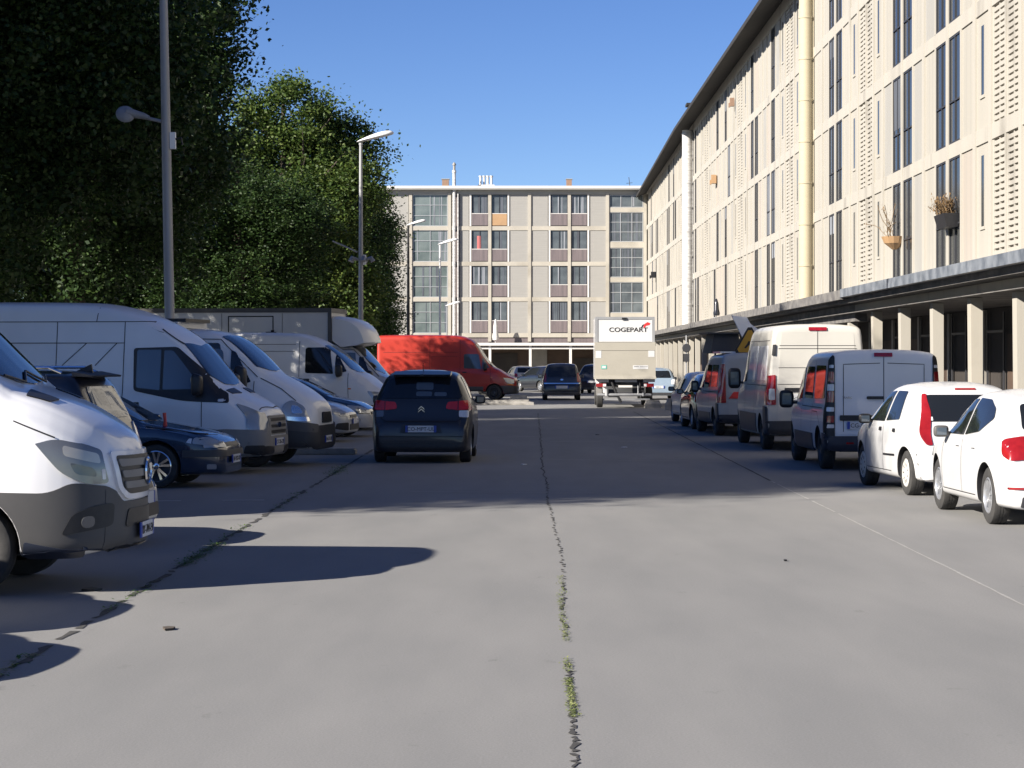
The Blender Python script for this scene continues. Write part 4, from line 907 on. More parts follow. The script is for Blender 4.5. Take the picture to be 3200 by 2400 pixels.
# ======================= generic rounded hatchback builder
def hatch(name, label, cat, m, L=4.0, W=1.72, H=1.48, group=None, kind='multi', rimm=None, wr=.31, front=True, rear=True, wb=None, light='tail_red', noseh=.80, plate_=None, **kw):
    k = H/1.48
    top = kw.get('top') or [(0,.48),(.02,.60*k),(.12,.70*k),(.4,.84*k),(.85,.93*k),(1.0,.97*k),(1.75,H-.12),(2.1,H-.02),(L-1.15,H-.0),(L-.55,H-.07),(L-.32,H-.30),(L-.16,1.0*k),(L-.08,.78*k),(L-.01,.70*k),(L,.52)]
    v = Veh(name, label, cat, L, W, top, kw.get('belt') or [(0,.5),(.4,.78*k),(1,.90*k),(L-.6,.98*k),(L,.9*k)], kw.get('wid') or [(0,.66),(.1,.78),(.35,.92),(.8,.99),(1.1,1),(L-.8,1),(L-.3,.95),(L-.05,.86),(L,.80)],
        kw.get('rw') or [(0,.54),(.4,.74),(1,.80),(1.8,.72),(L-.8,.69),(L-.3,.72),(L,.66)], zb=kw.get('zb', .20), body=m, group=group, axles=(.82, (wb or 2.5)+.82), wr=wr, ww=.195, crown=.03, r_end=.09, arch=.045, cut=kw.get('cut', True))
    z0 = .93*k+.02; z1 = H-.10
    v.panel('side_window', [(1.32,z0,.02),(2.18,z0+.01,.02),(2.18,z1,.02),(1.86,z1-.02,.06)], 'LR', M['auto_glass'], .005, .03)
    if not kw.get('noside'): v.panel('side_window', [(2.26,z0+.01,.02),(L-.92,z0+.04,.05),(L-.98,z1-.03,.06),(2.26,z1,.02)], 'LR', M['auto_glass'], .005, .03)
    if front:
        v.panel('windscreen', [(1.05,-W*.34),(.98,0),(1.05,W*.34),(1.72,W*.29),(1.68,0),(1.72,-W*.29)], 'T', M['auto_glass'], .006, .05, .12)
        v.panel('headlight', [(.10,.60*k),(.45,.66*k),(.52,.78*k),(.22,.73*k),(.08,.67*k)], 'LR', M['headlight'], .010, .03, .05)
        for sg in (1,-1): v.panel('headlight', [(sg*.45,.56*k),(sg*.72,.58*k),(sg*.72,.67*k),(sg*.5,.64*k)], 'F', M['headlight'], .010, .02, .05)
        v.panel('grille', [(-.34,.54),(.34,.54),(.36,.60),(-.36,.60)], 'F', M['black'], .008, .01); v.panel('lower_grille', [(-.5,.27),(.5,.27),(.46,.40),(-.46,.40)], 'F', M['black'], .010, .03)
        v.plate('F', 0, .46, None, off=.02)
    if rear:
        v.panel('rear_window', kw.get('rwin') or [(-.58*W/1.72,1.02*k),(.58*W/1.72,1.02*k),(.50*W/1.72,H-.13),(-.50*W/1.72,H-.13)], 'B', M['auto_glass'], .006, .06)
        if not kw.get('notail'):
            for sg in (1,-1): v.panel('tail_light', [(sg*W*.335,.72*k),(sg*W*.44,.72*k),(sg*W*.43,.96*k),(sg*W*.34,.93*k)], 'B', M[light], .012, .03, .06)
            v.panel('tail_light', [(L-.14,.72*k),(L-.30,.75*k),(L-.28,.90*k),(L-.18,.93*k)], 'LR', M[light], .011, .03, .05)
        v.plate('B', 0, kw.get('pz', .60*k), plate_, off=.015)
    v.seams([('LR', [(1.25,.3),(1.20,.6),(1.28,.92*k)]), ('LR', [(2.22,.3),(2.22,.93*k)]), ('LR', [(1.25,.3),(L-1.2,.3)])], .009)
    if not kw.get('noside'):
        for s_ in (2.10, 2.98): v.panel('door_handle', [(s_-.15,.84*k),(s_,.84*k),(s_,.875*k),(s_-.15,.875*k)], 'LR', m, .018, .012, .05)
    v.panel('fuel_flap', [(L-.80,.74*k),(L-.64,.74*k),(L-.64,.88*k),(L-.80,.88*k)], 'R', m, .001, .03, .05)
    if rear:
        q, nn = v.cast('B', 0, 1.03*k); q2, n2 = v.cast('B', -.32, 1.14*k); mb = MB(); mb.tube([q+nn*.02, (q+q2)/2+nn*.035, q2+n2*.02], .010, 6); mb.build('rear_wiper', M['black'], v.root)
        v.panel('brake_lamp', [(-.14,H-.075),(.14,H-.075),(.14,H-.055),(-.14,H-.055)], 'B', M['tail_red'], .008, .005)
        v.panel('lower_bumper', [(-W*.37,.23),(W*.37,.23),(W*.36,.34),(-W*.36,.34)], 'B', M['plastic_dark'], .006, .02)
    if kw.get('mir', True): v.mirror(1.42, z0+.03, kw.get('mm', m), .17, .13, .11, .06)
    v.wheels(kind, rimm or M['alloy'])
    return v
v = hatch('car', 'silver hatchback with smiling bumper parked nose out beside the tipper truck', 'car', M['silver'], 4.3, 1.77, 1.45, LEFT_G, plate_='BD-118-LM'); v.place((-4.60,50.0), -1, -7)
v.panel('lower_grille', [(.02,.26),(.28,.30),(.24,.42),(.02,.44)], 'LR', M['black'], .012, .03, .05)
v = hatch('car', 'dark blue and silver car nose just showing behind the silver hatchback', 'car', M['blue_car'], 4.2, 1.72, 1.45, LEFT_G); v.place((-4.35,53.4), -1, -7)
v.panel('bumper', [(-.80,.24),(.80,.24),(.80,.52),(-.80,.52)], 'F', M['silver'], .015, .03); v.panel('bumper', [(.02,.24),(.42,.24),(.40,.55),(.02,.54)], 'LR', M['silver'], .014, .02, .06)

# ======================= generic rounded panel van builder (seen from the side)
def side_van(name, label, m, L, W, H, group, bumper, glass='auto_glass', steep=1.0, zb=.32, axle=.98, wb=3.3, wr=.33, kind='steel', marks=True, hoodz=1.22, nose=1.0):
    a = nose
    v = Veh(name, label, 'van', L, W, [(0,.62),(.0,.82),(.05,.96),(.35*a,1.08),(.75*a,hoodz),(.95*a,hoodz+.06),(1.35*a,hoodz+.50),(1.75*a,H-.30),(2.2*a,H-.08),(2.7*a,H),(L-.06,H),(L,H-.06)],
        [(0,.60),(.3,.92),(1.0*a,hoodz-.04),(L,hoodz)], [(0,.68),(.12,.80),(.4,.91),(.9,.985),(1.3,1),(L-.2,1),(L,.97)], [(0,.58),(.4,.72),(1,.79),(1.8,.82),(L,.86)], zb=[(0,.28),(.6,.26),(1.4,zb),(L,zb)], body=m, group=group, axles=(axle, axle+wb), wr=wr, ww=.22, crown=.04, r_end=.12)
    v.panel('bumper', [(-.94,.26),(.94,.26),(.94,.62),(-.94,.62)], 'F', bumper, .022, .03); v.panel('bumper_side', [(.02,.26,.02),(axle-.46,.26,.02)]+arcpts(axle,.34,.42,180,130,5)+[(.45,.66,.03),(.02,.64,.02)], 'LR', bumper, .020, .03, .08)
    v.panel('sill_trim', [(axle+.5,zb+.02),(axle+wb-.5,zb+.02),(axle+wb-.5,.62),(axle+.5,.62)], 'LR', bumper, .014, .02, .2)
    v.panel('windscreen', [(1.04*a,-.72),(.90*a,-.4),(.87*a,0),(.90*a,.4),(1.04*a,.72),(1.74*a,.68),(1.68*a,0),(1.74*a,-.68)], 'T', M['auto_glass'], .006, .05, .1)
    v.panel('side_window', [(1.12*a,hoodz+.10,.03),(1.42*a,hoodz+.04,.03),(1.42*a,hoodz+.56,.02),(1.36*a,hoodz+.50,.03)], 'LR', M[glass], .006, .02); v.panel('side_window', [(1.46*a,hoodz+.04,.03),(2.20*a,hoodz+.06,.06),(2.20*a,hoodz+.72,.07),(1.58*a,hoodz+.72,.06)], 'LR', M[glass], .006, .04)
    v.panel('headlight', [(.10,.72,.02),(.40,.76,.03),(.58,1.02,.04),(.30,.98,.05),(.10,.92,.02)], 'LR', M['headlight'], .015, .03, .05); v.panel('indicator', [(.12,.66),(.40,.70),(.40,.76),(.12,.72)], 'LR', M['orange_lamp'], .016, .01, .05)
    v.panel('grille', [(-.40,.68),(.40,.68),(.42,.86),(-.42,.86)], 'F', M['black'], .012, .03); v.plate('F', 0, .46, None, off=.03)
    if marks: v.seams([('LR', [(2.36*a,.5),(2.36*a,H-.20)]), ('LR', [(1.05*a,.80),(1.08*a,hoodz+.05)]), ('LR', [(2.36*a+.12,hoodz+.62),(2.36*a+1.3,hoodz+.62),(2.36*a+1.3,.7),(2.36*a+.12,.7)]), ('LR', [(2.36*a+1.4,.45),(2.36*a+1.4,H-.2)]), ('LR', [(2.36*a+.1,hoodz+.8),(L-.3,hoodz+.8)])], .012)
    v.panel('door_handle', [(2.08*a,hoodz-.14),(2.26*a,hoodz-.14),(2.26*a,hoodz-.09),(2.08*a,hoodz-.09)], 'LR', M['black'], .018, .015, .05)
    v.panel('side_marker', [(.98*a,hoodz-.36),(1.06*a,hoodz-.36),(1.06*a,hoodz-.33),(.98*a,hoodz-.33)], 'LR', M['orange_lamp'], .010, .01, .05)
    v.panel('fuel_flap', [(L-1.7,.85),(L-1.5,.85),(L-1.5,1.05),(L-1.7,1.05)], 'L', m, .001, .03, .05)
    v.mirror(1.28*a, hoodz+.12, M['black'], .20, .32, .14, .08)
    v.wheels(kind, M['alloy_dark']); return v
v = side_van('van', 'rounded pale grey panel van with dark mirror, in front of the left box truck', M['white_dusty'], 5.4, 1.99, 2.50, LEFT_G, M['plastic_dark'], hoodz=1.42); v.place((-4.33,58.6), -1, -8)

# ======================= box (luton) truck at the back of the left row
v = Veh('box_truck', 'long grey box truck with wind deflector above its cab, left side', 'truck', 2.6, 2.0,
    [(0,.62),(.0,.88),(.06,1.02),(.35,1.14),(.75,1.26),(1.0,1.34),(1.15,1.40),(1.5,1.84),(1.8,2.15),(2.1,2.27),(2.5,2.28),(2.6,2.24)],
    [(0,.6),(.3,.95),(1,1.2),(2.6,1.22)], [(0,.68),(.12,.8),(.4,.91),(.9,.98),(1.3,1),(2.6,1)], [(0,.58),(.4,.72),(1,.78),(1.6,.8),(2.6,.84)], zb=.32, body=M['silver'], group=LEFT_G, axles=(1.0,), wr=.33, ww=.22, crown=.04)
v.panel('windscreen', [(1.26,-.74),(1.12,0),(1.26,.74),(1.92,.70),(1.86,0),(1.92,-.70)], 'T', M['auto_glass'], .006, .05, .1)
v.panel('side_window', [(1.30,1.26,.04),(1.70,1.18,.05),(1.70,1.90,.02),(1.60,1.90,.03)], 'LR', M['auto_glass'], .006, .03); v.panel('side_window', [(1.74,1.18,.03),(2.38,1.30,.06),(2.38,2.02,.06),(1.80,2.02,.05)], 'LR', M['auto_glass_light'], .006, .03)
v.panel('bumper', [(-.94,.3),(.94,.3),(.94,.64),(-.94,.64)], 'F', M['plastic'], .022, .03); v.panel('headlight', [(.10,.72),(.45,.76),(.5,1.02),(.2,.95)], 'LR', M['headlight'], .015, .03, .05)
v.seams([('LR', [(2.5,.5),(2.5,2.1),(1.85,2.1),(1.15,1.36)])], .014); v.mirror(1.35, 1.34, M['black'], .22, .38, .15, .1)
BX0, BX1 = -1.15, -7.0
mb = MB(); mb.box(BX1, BX0, -1.06, 1.06, .78, 3.12, 0); mb.box(BX1-.02, BX0+.03, -1.085, 1.085, 3.12, 3.24, 1)
for x in (BX0-.02, BX1+.02): 
    for sg in (1,-1): mb.box(x-.05, x+.05, sg*1.055, sg*1.085, .74, 3.119, 1)
mb.box(BX1, BX0, -1.08, 1.08, .72, .779, 1)
bx = mb.build('cargo_box', [M['box_grey'], M['plastic']], v.root)
mb = MB()
for (x0,x1,z0,z1) in ((-4.02,-3.99,1.0,3.02),(-2.77,-2.74,1.0,3.02),(-4.02,-2.74,3.0,3.03),(-4.02,-2.74,1.0,1.03),(-4.2,-4.19,.8,3.1),(-2.5,-2.49,.8,3.1)): mb.box(x0,x1,-1.068,-1.061,z0,z1)
mb.box(-2.95,-2.66,-1.10,-1.068,2.55,2.59); mb.box(-2.80,-2.72,-1.12,-1.068,2.50,2.64); sd_ = mb.build('side_door', M['seam'], v.root)
bm = bmesh.new(); PR = [(-1.12,3.02),(-.9,3.02),(-.5,2.92),(-.22,2.72),(-.08,2.45),(-.04,2.25),(-1.12,2.15)]
ys = [-.98,-.86,-.6,0,.6,.86,.98]; fs = [.82,.93,1,1.0,1,.93,.82]; rows = []
for y_, f_ in zip(ys, fs): rows.append([bm.verts.new((-1.12+(x+1.12)*f_, y_, 2.15+(z-2.15)*(f_*.5+.5))) for (x, z) in chaikin(PR+[PR[0]], 1)[:-1]])
for a, b in zip(rows[:-1], rows[1:]):
    for k in range(len(a)): bm.faces.new((a[k], a[(k+1)%len(a)], b[(k+1)%len(a)], b[k]))
bm.faces.new(rows[0]); bm.faces.new(rows[-1]); bmesh.ops.recalc_face_normals(bm, faces=bm.faces); me = bpy.data.meshes.new('wind_deflector'); bm.to_mesh(me); bm.free(); me.materials.append(M['white_dusty']); smooth(me, 40); link('wind_deflector', me, v.root)
mb = MB(); mb.box(-6.8, -1.0, -.5, .5, .5, .72); mb.build('chassis', M['black'], v.root)
v.wheels('steel', M['alloy_dark'])
for sg in (1,-1):
    o = link('wheel', [c for c in v.root.children if c.name.startswith('wheel')][0].data, v.root); o.location = (-4.6, sg*.86, .33)
v.place((-3.72,62.2), -1, -7)

# ======================= red van
v = side_van('van', 'red high roof van with grey bumper crossing behind the dark hatchback', M['red'], 6.4, 2.0, 2.95, 'vans parked at the far left', M['plastic'], 'auto_glass_light', hoodz=1.38, nose=1.08, zb=.38, wr=.345)
v.place((-1.17,103.9), -1, -5)
v.panel('side_trim', [(2.62,1.15),(3.35,1.15),(3.35,1.27),(2.62,1.27)], 'LR', M['black'], .010, .02)
v = side_van('van', 'white van parked behind the nose of the red van', M['white'], 5.4, 1.99, 2.5, 'vans parked at the far left', M['plastic_dark']); v.place((-1.75,113), -1, -5)
v = hatch('car', 'white hatchback half hidden beyond the red van', 'car', M['white'], 4.0, 1.7, 1.45, 'cars parked before the far block'); v.place((-1.2,126), -1, -4)
v = hatch('car', 'silver grey car parked before the posts of the far block', 'car', M['silver'], 4.4, 1.75, 1.42, 'cars parked before the far block', light='tail_red'); v.root.location = (.05,158,0); v.root.rotation_euler.z = R(100)

# ======================= dark hatchback driving off, centre
v = Veh('hatchback', 'shiny anthracite hatchback seen from behind in the left lane', 'car', 3.95, 1.80,
    [(0,.50),(.03,.65),(.15,.76),(.4,.88),(.85,1.0),(1.0,1.04),(1.7,1.48),(2.1,1.59),(2.8,1.61),(3.25,1.58),(3.42,1.52),(3.60,1.28),(3.70,1.10),(3.76,.98),(3.82,.80),(3.86,.72),(3.93,.66),(3.95,.50),(3.95,.44)],
    [(0,.5),(.4,.8),(1,.98),(3.3,1.08),(3.7,1.02),(3.95,.62)], [(0,.66),(.1,.78),(.35,.92),(.8,.99),(1.1,1),(3.1,1),(3.5,.985),(3.8,.94),(3.95,.86)], [(0,.54),(.4,.74),(1,.80),(1.8,.72),(3.0,.70),(3.45,.70),(3.7,.76),(3.95,.76)], zb=[(0,.18),(3.3,.17),(3.95,.20)], body=M['anthracite'], group=None, axles=(.80,3.28), wr=.31, ww=.20, crown=.035, arch=.05, r_end=.07)
v.panel('rear_window', [(-.72,1.13,.08),(.72,1.13,.08),(.60,1.47,.08),(.3,1.51,.1),(-.3,1.51,.1),(-.60,1.47,.08)], 'B', M['auto_glass'], .006, .06)
for (a,b,c,e) in ((-.44,-.22,1.17,1.24),(-.18,.10,1.17,1.25),(-.20,.10,1.28,1.41)): v.panel('painted_window_light', [(a,c),(b,c),(b,e),(a,e)], 'B', M['auto_glass_light'], .008, .03)  # pale panels painted on as light showing in the opaque rear glass
mb = MB(); mb.quadbox([(-1.34,-.52,1.57),(-1.34,.52,1.57),(-1.62,.50,1.52),(-1.62,-.50,1.52),(-1.32,-.50,1.615),(-1.32,.50,1.615),(-1.64,.50,1.555),(-1.64,-.50,1.555)]); mb.build('spoiler', M['anthracite'], v.root)
mb = MB(); mb.tube([(-1.2,0,1.62),(-1.38,0,1.78)], .007, 5); mb.box(-1.77,-1.745,-.03,.03,1.53,1.56); mb.build('aerial', M['black'], v.root)
for sg in (1,-1):
    v.panel('tail_light', [(sg*.42,.95,.05),(sg*.635,.93,.0),(sg*.635,1.08,0),(sg*.46,1.07,.04)], 'B', M['tail_clear'], .012, .02, .05)
    v.panel('tail_light', [(sg*.65,.93,0),(sg*.82,.93,.03),(sg*.80,1.10,.03),(sg*.65,1.08,0)], 'B', M['tail_clear'], .014, .02, .04)
    v.panel('reversing_lamp', [(sg*.66,.81),(sg*.82,.80),(sg*.82,.92),(sg*.66,.92)], 'B', M['white_lamp'] if sg < 0 else M['headlight_dark'], .013, .02, .04)
v.panel('tail_light', [(3.56,.94),(3.80,.90),(3.76,1.05),(3.60,1.10)], 'LR', M['tail_red'], .012, .03, .05)
v.panel('lower_bumper', [(-.74,.21),(.74,.21),(.78,.37),(-.78,.37)], 'B', M['black'], .010, .03)
v.panel('plate_recess', [(-.37,.53),(.37,.53),(.32,.69),(-.32,.69)], 'B', M['black'], .006, .03); v.plate('B', 0, .605, 'CO-MPT-UL', .54, .115, off=.012)
mb = MB(); q, nn = v.cast('B', 0, .95)
for dz in (.03, .075): mb.prism([(q.x-.03,-.055,.88+dz),(q.x-.03,0,.93+dz),(q.x-.03,.055,.88+dz),(q.x-.03,.055,.862+dz),(q.x-.03,0,.91+dz),(q.x-.03,-.055,.862+dz)], (-.01,0,0))
mb.build('emblem', M['chrome'], v.root)
v.seams([('B', [(-.70,.78),(-.62,.73),(.62,.73),(.70,.78)]), ('B', [(-.70,.78),(-.725,1.0),(-.66,1.06)]), ('B', [(.70,.78),(.725,1.0),(.66,1.06)]), ('B', [(-.80,.47),(.80,.47)]), ('LR', [(2.3,.3),(2.3,1.0)])], .012)
v.panel('side_window', [(1.3,1.06),(2.2,1.07),(2.2,1.50),(1.82,1.46)], 'LR', M['auto_glass'], .005, .04); v.panel('side_window', [(2.28,1.07),(3.15,1.12),(2.95,1.50),(2.28,1.52)], 'LR', M['auto_glass'], .005, .04)
v.mirror(1.40, 1.08, M['anthracite'], .18, .15, .12, .06); v.wheels('multi', M['alloy'])
v.root.location = (-1.70, 40.3+.55, 0); v.root.location.y += 3.95/2-1.1; v.root.rotation_euler.z = R(89)

# ======================= dark people carrier further down the lane
v = Veh('people_carrier', 'dark blue people carrier seen from behind in the middle of the lane', 'car', 4.3, 1.80,
    [(0,.6),(.05,.75),(.3,.9),(.9,1.05),(1.6,1.5),(2.0,1.63),(3.6,1.66),(3.95,1.60),(4.12,1.2),(4.2,1.0),(4.24,.70),(4.3,.66),(4.3,.5)],
    [(0,.6),(1,.98),(4.0,1.02),(4.3,.7)], [(0,.7),(.3,.92),(.9,1),(3.8,1),(4.3,.92)], [(0,.6),(.9,.78),(2,.76),(4.0,.74),(4.3,.78)], zb=.24, body=M['navy'], axles=(.85,3.5), wr=.31, r_end=.07)
v.panel('rear_window', [(-.66,1.06),(.66,1.06),(.58,1.52),(-.58,1.52)], 'B', M['auto_glass'], .006, .06)
for sg in (1,-1): v.panel('tail_light', [(sg*.70,.84),(sg*.86,.84),(sg*.76,1.30),(sg*.70,1.2)], 'B', M['tail_red'], .012, .02, .06)
v.panel('bumper_strip', [(-.84,.74),(.84,.74),(.84,.79),(-.84,.79)], 'B', M['chrome'], .012, .01); v.plate('B', 0, .60, None, .6, .13, off=.02); v.panel('emblem', [(-.06,.90),(.06,.90),(.06,.97),(-.06,.97)], 'B', M['chrome'], .01, .02); v.panel('lower_bumper', [(-.8,.25),(.8,.25),(.8,.38),(-.8,.38)], 'B', M['plastic'], .01, .02)
v.panel('side_window', [(1.4,1.05),(3.7,1.08),(3.6,1.50),(1.9,1.50)], 'LR', M['auto_glass'], .005, .04)
v.mirror(1.40, 1.08, M['navy'], .2, .18, .12, .06); v.wheels('multi', M['alloy_dark'])
v.root.location = (1.90, 105.2, 0); v.root.rotation_euler.z = R(90)
v = hatch('car', 'black car with bright highlights standing left of the dark people carrier', 'car', M['black_car'], 4.1, 1.74, 1.48, 'cars parked before the far block'); v.root.location = (1.25,132,0); v.root.rotation_euler.z = R(118)
v = hatch('car', 'dark car half hidden between people carrier and box truck', 'car', M['navy'], 4.1, 1.74, 1.6, 'cars parked before the far block'); v.root.location = (4.35,126,0); v.root.rotation_euler.z = R(78)

# ======================= box truck with tail lift and lettering
T = empty('box_truck', (4.00, 86.6, 0)); tag(T, 'white box truck with raised tail lift and black company lettering on its back', 'truck')
mb = MB(); mb.box(-1.12, 1.12, .0, 5.4, 1.12, 3.46, 0); o = mb.build('cargo_box', M['white_bright'], T)
mb = MB()
mb.box(-1.135,-1.03,-.05,.06,1.15,3.47,0); mb.box(1.03,1.135,-.05,.06,1.15,3.47,0); mb.box(-1.03,1.03,-.05,.06,3.37,3.47,0); mb.box(-.12,.06,-.09,-.051,3.36,3.44,1); mb.build('rear_frame', [M['galv'], M['black']], T)
mb = MB(); mb.box(-1.03,1.03,-.03,.0,2.52,3.368); mb.build('rear_door', M['white_bright'], T)
t = text_mesh('COGEPART', .235, M['ink'], .004, .004, 1.22); t.parent = T; t.matrix_local = Matrix.Translation((.13, -.035, 2.90)) @ Matrix.Rotation(R(90), 4, 'X')
mb = MB()
for (pts, mi) in (([(.72,3.06),(.80,3.16),(.93,3.19),(.96,3.26),(.86,3.30),(.76,3.24),(.70,3.14)],0),): mb.prism([(x,-.034,z-.03) for x, z in pts], (0,-.006,0), mi)
mb.prism([(x,-.034,z) for x, z in [(.60,3.04),(.66,3.05),(.70,3.14),(.76,3.20),(.66,3.16)]], (0,-.006,0), 1)
mb.build('emblem', [M['red_ink'], M['ink']], T)
mb = MB(); mb.box(-1.16,1.16,-.16,-.055,1.22,2.50,0); mb.box(-1.13,1.13,-.165,-.16,2.18,2.19,1); mb.quadbox([(-1.20,-.20,1.10),(1.20,-.20,1.10),(1.16,-.10,1.10),(-1.16,-.10,1.10),(-1.16,-.18,1.22),(1.16,-.18,1.22),(1.16,-.10,1.22),(-1.16,-.10,1.22)],0)
mb.build('tail_lift', [M['truck_beige'], M['seam']], T)
mb = MB(); mb.box(-1.12,-.90,-.168,-.160,1.90,2.18,0); mb.box(.88,1.12,-.168,-.160,1.94,2.18,0); mb.box(.30,.88,-.166,-.160,1.48,1.62,0); mb.box(-.90,-.70,-.170,-.160,1.48,1.63,1); mb.box(-.87,-.73,-.173,-.170,1.51,1.60,0); mb.box(.34,.52,-.169,-.166,1.56,1.58,2); mb.box(.56,.86,-.169,-.166,1.56,1.575,2); mb.build('tail_lift_stickers', [M['white_bright'], mat('green_sticker',(.10,.42,.34),.5,col2=(.08,.36,.30)), M['plastic_dark']], T)
mb = MB(); mb.box(-1.14,-.62,-.06,.2,.98,1.10,0); mb.box(-.38,.45,-.04,.2,.98,1.09,0); mb.box(.70,1.14,-.06,.2,.98,1.10,0); mb.box(-.25,.28,-.05,.12,.78,.86,0)
mb.build('under_frame', M['white_trim'], T)
mb = MB(); mb.box(-.9,.9,.2,5.4,.82,1.12,0); mb.tube([(-.55,0,1.1),(-.35,-.05,.6),(-.15,-.1,.2)], .05, 8); mb.tube([(.55,0,1.1),(.6,.0,.6)], .03, 8); mb.tube([(-.5,.1,.9),(-.2,.1,.85)], .07, 8); mb.box(-.62,-.3,.2,.8,.4,.7); mb.box(.3,.75,.3,.9,.45,.75); mb.build('chassis', M['black'], T)
mb = MB(); mb.tube([(-1.05,-.1,.50),(1.0,-.1,.50)], .055, 8); mb.box(-.78,.95,-.08,.05,.30,.36); mb.tube([(-.70,-.12,.46),(-.70,-.12,.72)], .07, 8); mb.tube([(.50,-.1,.5),(.50,-.1,.85)], .03, 6); mb.tube([(.70,-.14,.45),(.70,-.14,.58)], .05, 8); mb.build('under_run_bar', M['galv'], T)
mb = MB(); mb.quadbox([(-1.1,.0,.48),(-.88,.0,.48),(-.88,.04,.48),(-1.1,.04,.48),(-1.1,.0,.78),(-.88,.0,.78),(-.88,.04,.78),(-1.1,.04,.78)]); mb.build('mud_flap', M['plastic_dusty'], T)
for x0 in (-1.10, .72):
    mb = MB(); mb.box(x0,x0+.38,-.08,.1,.80,.93,0); mb.box(x0+(.26 if x0 < 0 else .0),x0+(.38 if x0 < 0 else .10),-.085,-.08,.815,.915,1); mb.build('tail_light', [M['tail_bright'], M['white_lamp']], T)
mb = MB(); mb.box(-1.0,1.0,5.5,7.3,.5,2.5); mb.build('cab', M['white'], T)
for (x, y) in ((-.95,.9),(.95,.9),(-.95,5.9),(.95,5.9)):
    mb = MB(); mb.lathe([(.2,-.11),(.36,-.12),(.40,-.09),(.40,.09),(.36,.12),(.2,.11)], (0,0,0), 'X', 28); o = mb.build('wheel', M['rubber'], T, sm=40); o.location = (x, y, .40)
T.rotation_euler.z = R(-1)

# ======================= right side row
v = hatch('car', 'pale ice blue car seen from behind, right of the box truck', 'car', M['ice_blue'], 4.0, 1.72, 1.46, 'cars beyond the right row', light='white_lamp', plate_='BW-3'); v.root.location = (6.35,106,0); v.root.rotation_euler.z = R(90)
v = hatch('car', 'white hatchback at the far end of the right row with a black mirror', 'car', M['white_bright'], 3.9, 1.70, 1.47, RIGHT_G, mm=M['black']); v.place((4.62,67.5), 1, 93)
v = hatch('car', 'dark shiny car between the white hatchback and the van with the warning triangle', 'car', M['black_car'], 3.9, 1.70, 1.46, RIGHT_G); v.place((4.52,62.2), 1, 92)

def tail_van(name, label, m, L, W, H, bumper, axles, wr, door_seam, hump=.0, **kw):
    hz = kw.get('hz', 1.05)
    v = Veh(name, label, 'van', L, W, [(0,.6),(.0,.75),(.06,.9),(.35,1.0),(.8,hz),(.95,hz+.05),(1.5,hz+.55),(1.85,H-.22),(2.3,H-.06),(2.8,H),(L-.15,H),(L-.03,H-.03),(L,H-.10)],
        [(0,.6),(.3,.85),(.9,hz),(L,hz+.03)], [(0,.68),(.12,.80),(.4,.91),(.9,.985),(1.3,1),(L-.2,1),(L,.985)], kw.get('rw') or [(0,.58),(.4,.72),(1,.79),(1.8,.84),(L-.1,.86),(L,.85)], zb=[(0,.26),(L-.7,.28),(L,.36)], body=m, group=RIGHT_G, axles=axles, wr=wr, ww=.215, crown=.04, r_end=.06, arch=.055)
    v.panel('windscreen', [(1.04,-.72),(.87,0),(1.04,.72),(1.74,.68),(1.68,0),(1.74,-.68)], 'T', M['auto_glass'], .006, .05, .1)
    return v
# grey van with warning triangle
v = tail_van('van', 'grey van carrying a yellow warning triangle on its roof, parked on the right', M['grey_mid'], 4.9, 1.90, 1.96, M['navy_plastic'], (.95,4.10), .32, True)
v.panel('side_window', [(1.30,1.12,.03),(2.15,1.14,.03),(2.15,1.70,.04),(1.75,1.70,.05)], 'LR', M['auto_glass'], .006, .03); v.panel('side_window', [(2.3,1.14),(3.3,1.16),(3.3,1.70),(2.3,1.70)], 'LR', M['auto_glass'], .006, .05); v.panel('side_window', [(3.45,1.16),(4.5,1.18),(4.5,1.70),(3.45,1.70)], 'LR', M['auto_glass_light'], .006, .05)
v.panel('tail_light', [(.74,.80),(.91,.80),(.86,1.72),(.76,1.72)], 'B', M['tail_red'], .014, .02, .06); v.panel('tail_light', [(-.74,.80),(-.91,.80),(-.86,1.72),(-.76,1.72)], 'B', M['tail_red'], .014, .02, .06); v.panel('tail_light', [(4.78,.80),(4.89,.80),(4.88,1.72),(4.80,1.70)], 'LR', M['tail_red'], .012, .01, .06)
v.panel('rear_door', [(.68,.50),(-.68,.50),(-.66,1.85),(.66,1.85)], 'B', M['grey_mid'], .0, .06); v.panel('bumper', [(-.92,.36),(.92,.36),(.92,.52),(-.92,.52)], 'B', M['navy_plastic'], .03, .03); v.panel('reflector_chevron', [(.68,.90),(.42,.90),(.30,1.06),(.56,1.06)], 'B', M['red_paint'], .015, .0); v.panel('reflector_chevron', [(.42,.90),(.30,.90),(.20,1.06),(.30,1.06)], 'B', M['white_bright'], .015, .0)
v.panel('lower_side_trim', [(1.5,.30),(3.6,.30),(3.6,.55),(1.5,.55)], 'LR', M['navy_plastic'], .012, .02, .15); v.panel('corner_trim', [(4.55,.30),(4.88,.36),(4.88,.78),(4.62,.80)], 'LR', M['navy_plastic'], .012, .02, .08)
v.seams([('B', [(0,.5),(0,1.85)]), ('LR', [(2.22,.4),(2.22,1.75)]), ('LR', [(3.38,.6),(3.38,1.75)]), ('LR', [(2.22,1.05),(4.6,1.05)])], .012)
mb = MB(); mb.quadbox([(-.2,-.02,1.98),(1.35,-.02,1.98),(1.35,.80,1.98),(-.2,.80,1.98),(-.1,.10,2.46),(1.25,.10,2.46),(1.25,.70,2.46),(-.1,.70,2.46)]); mb.box(-.28,1.42,-.08,.88,2.461,2.50)
mb.build('roof_box', M['plastic_dark'], v.root)
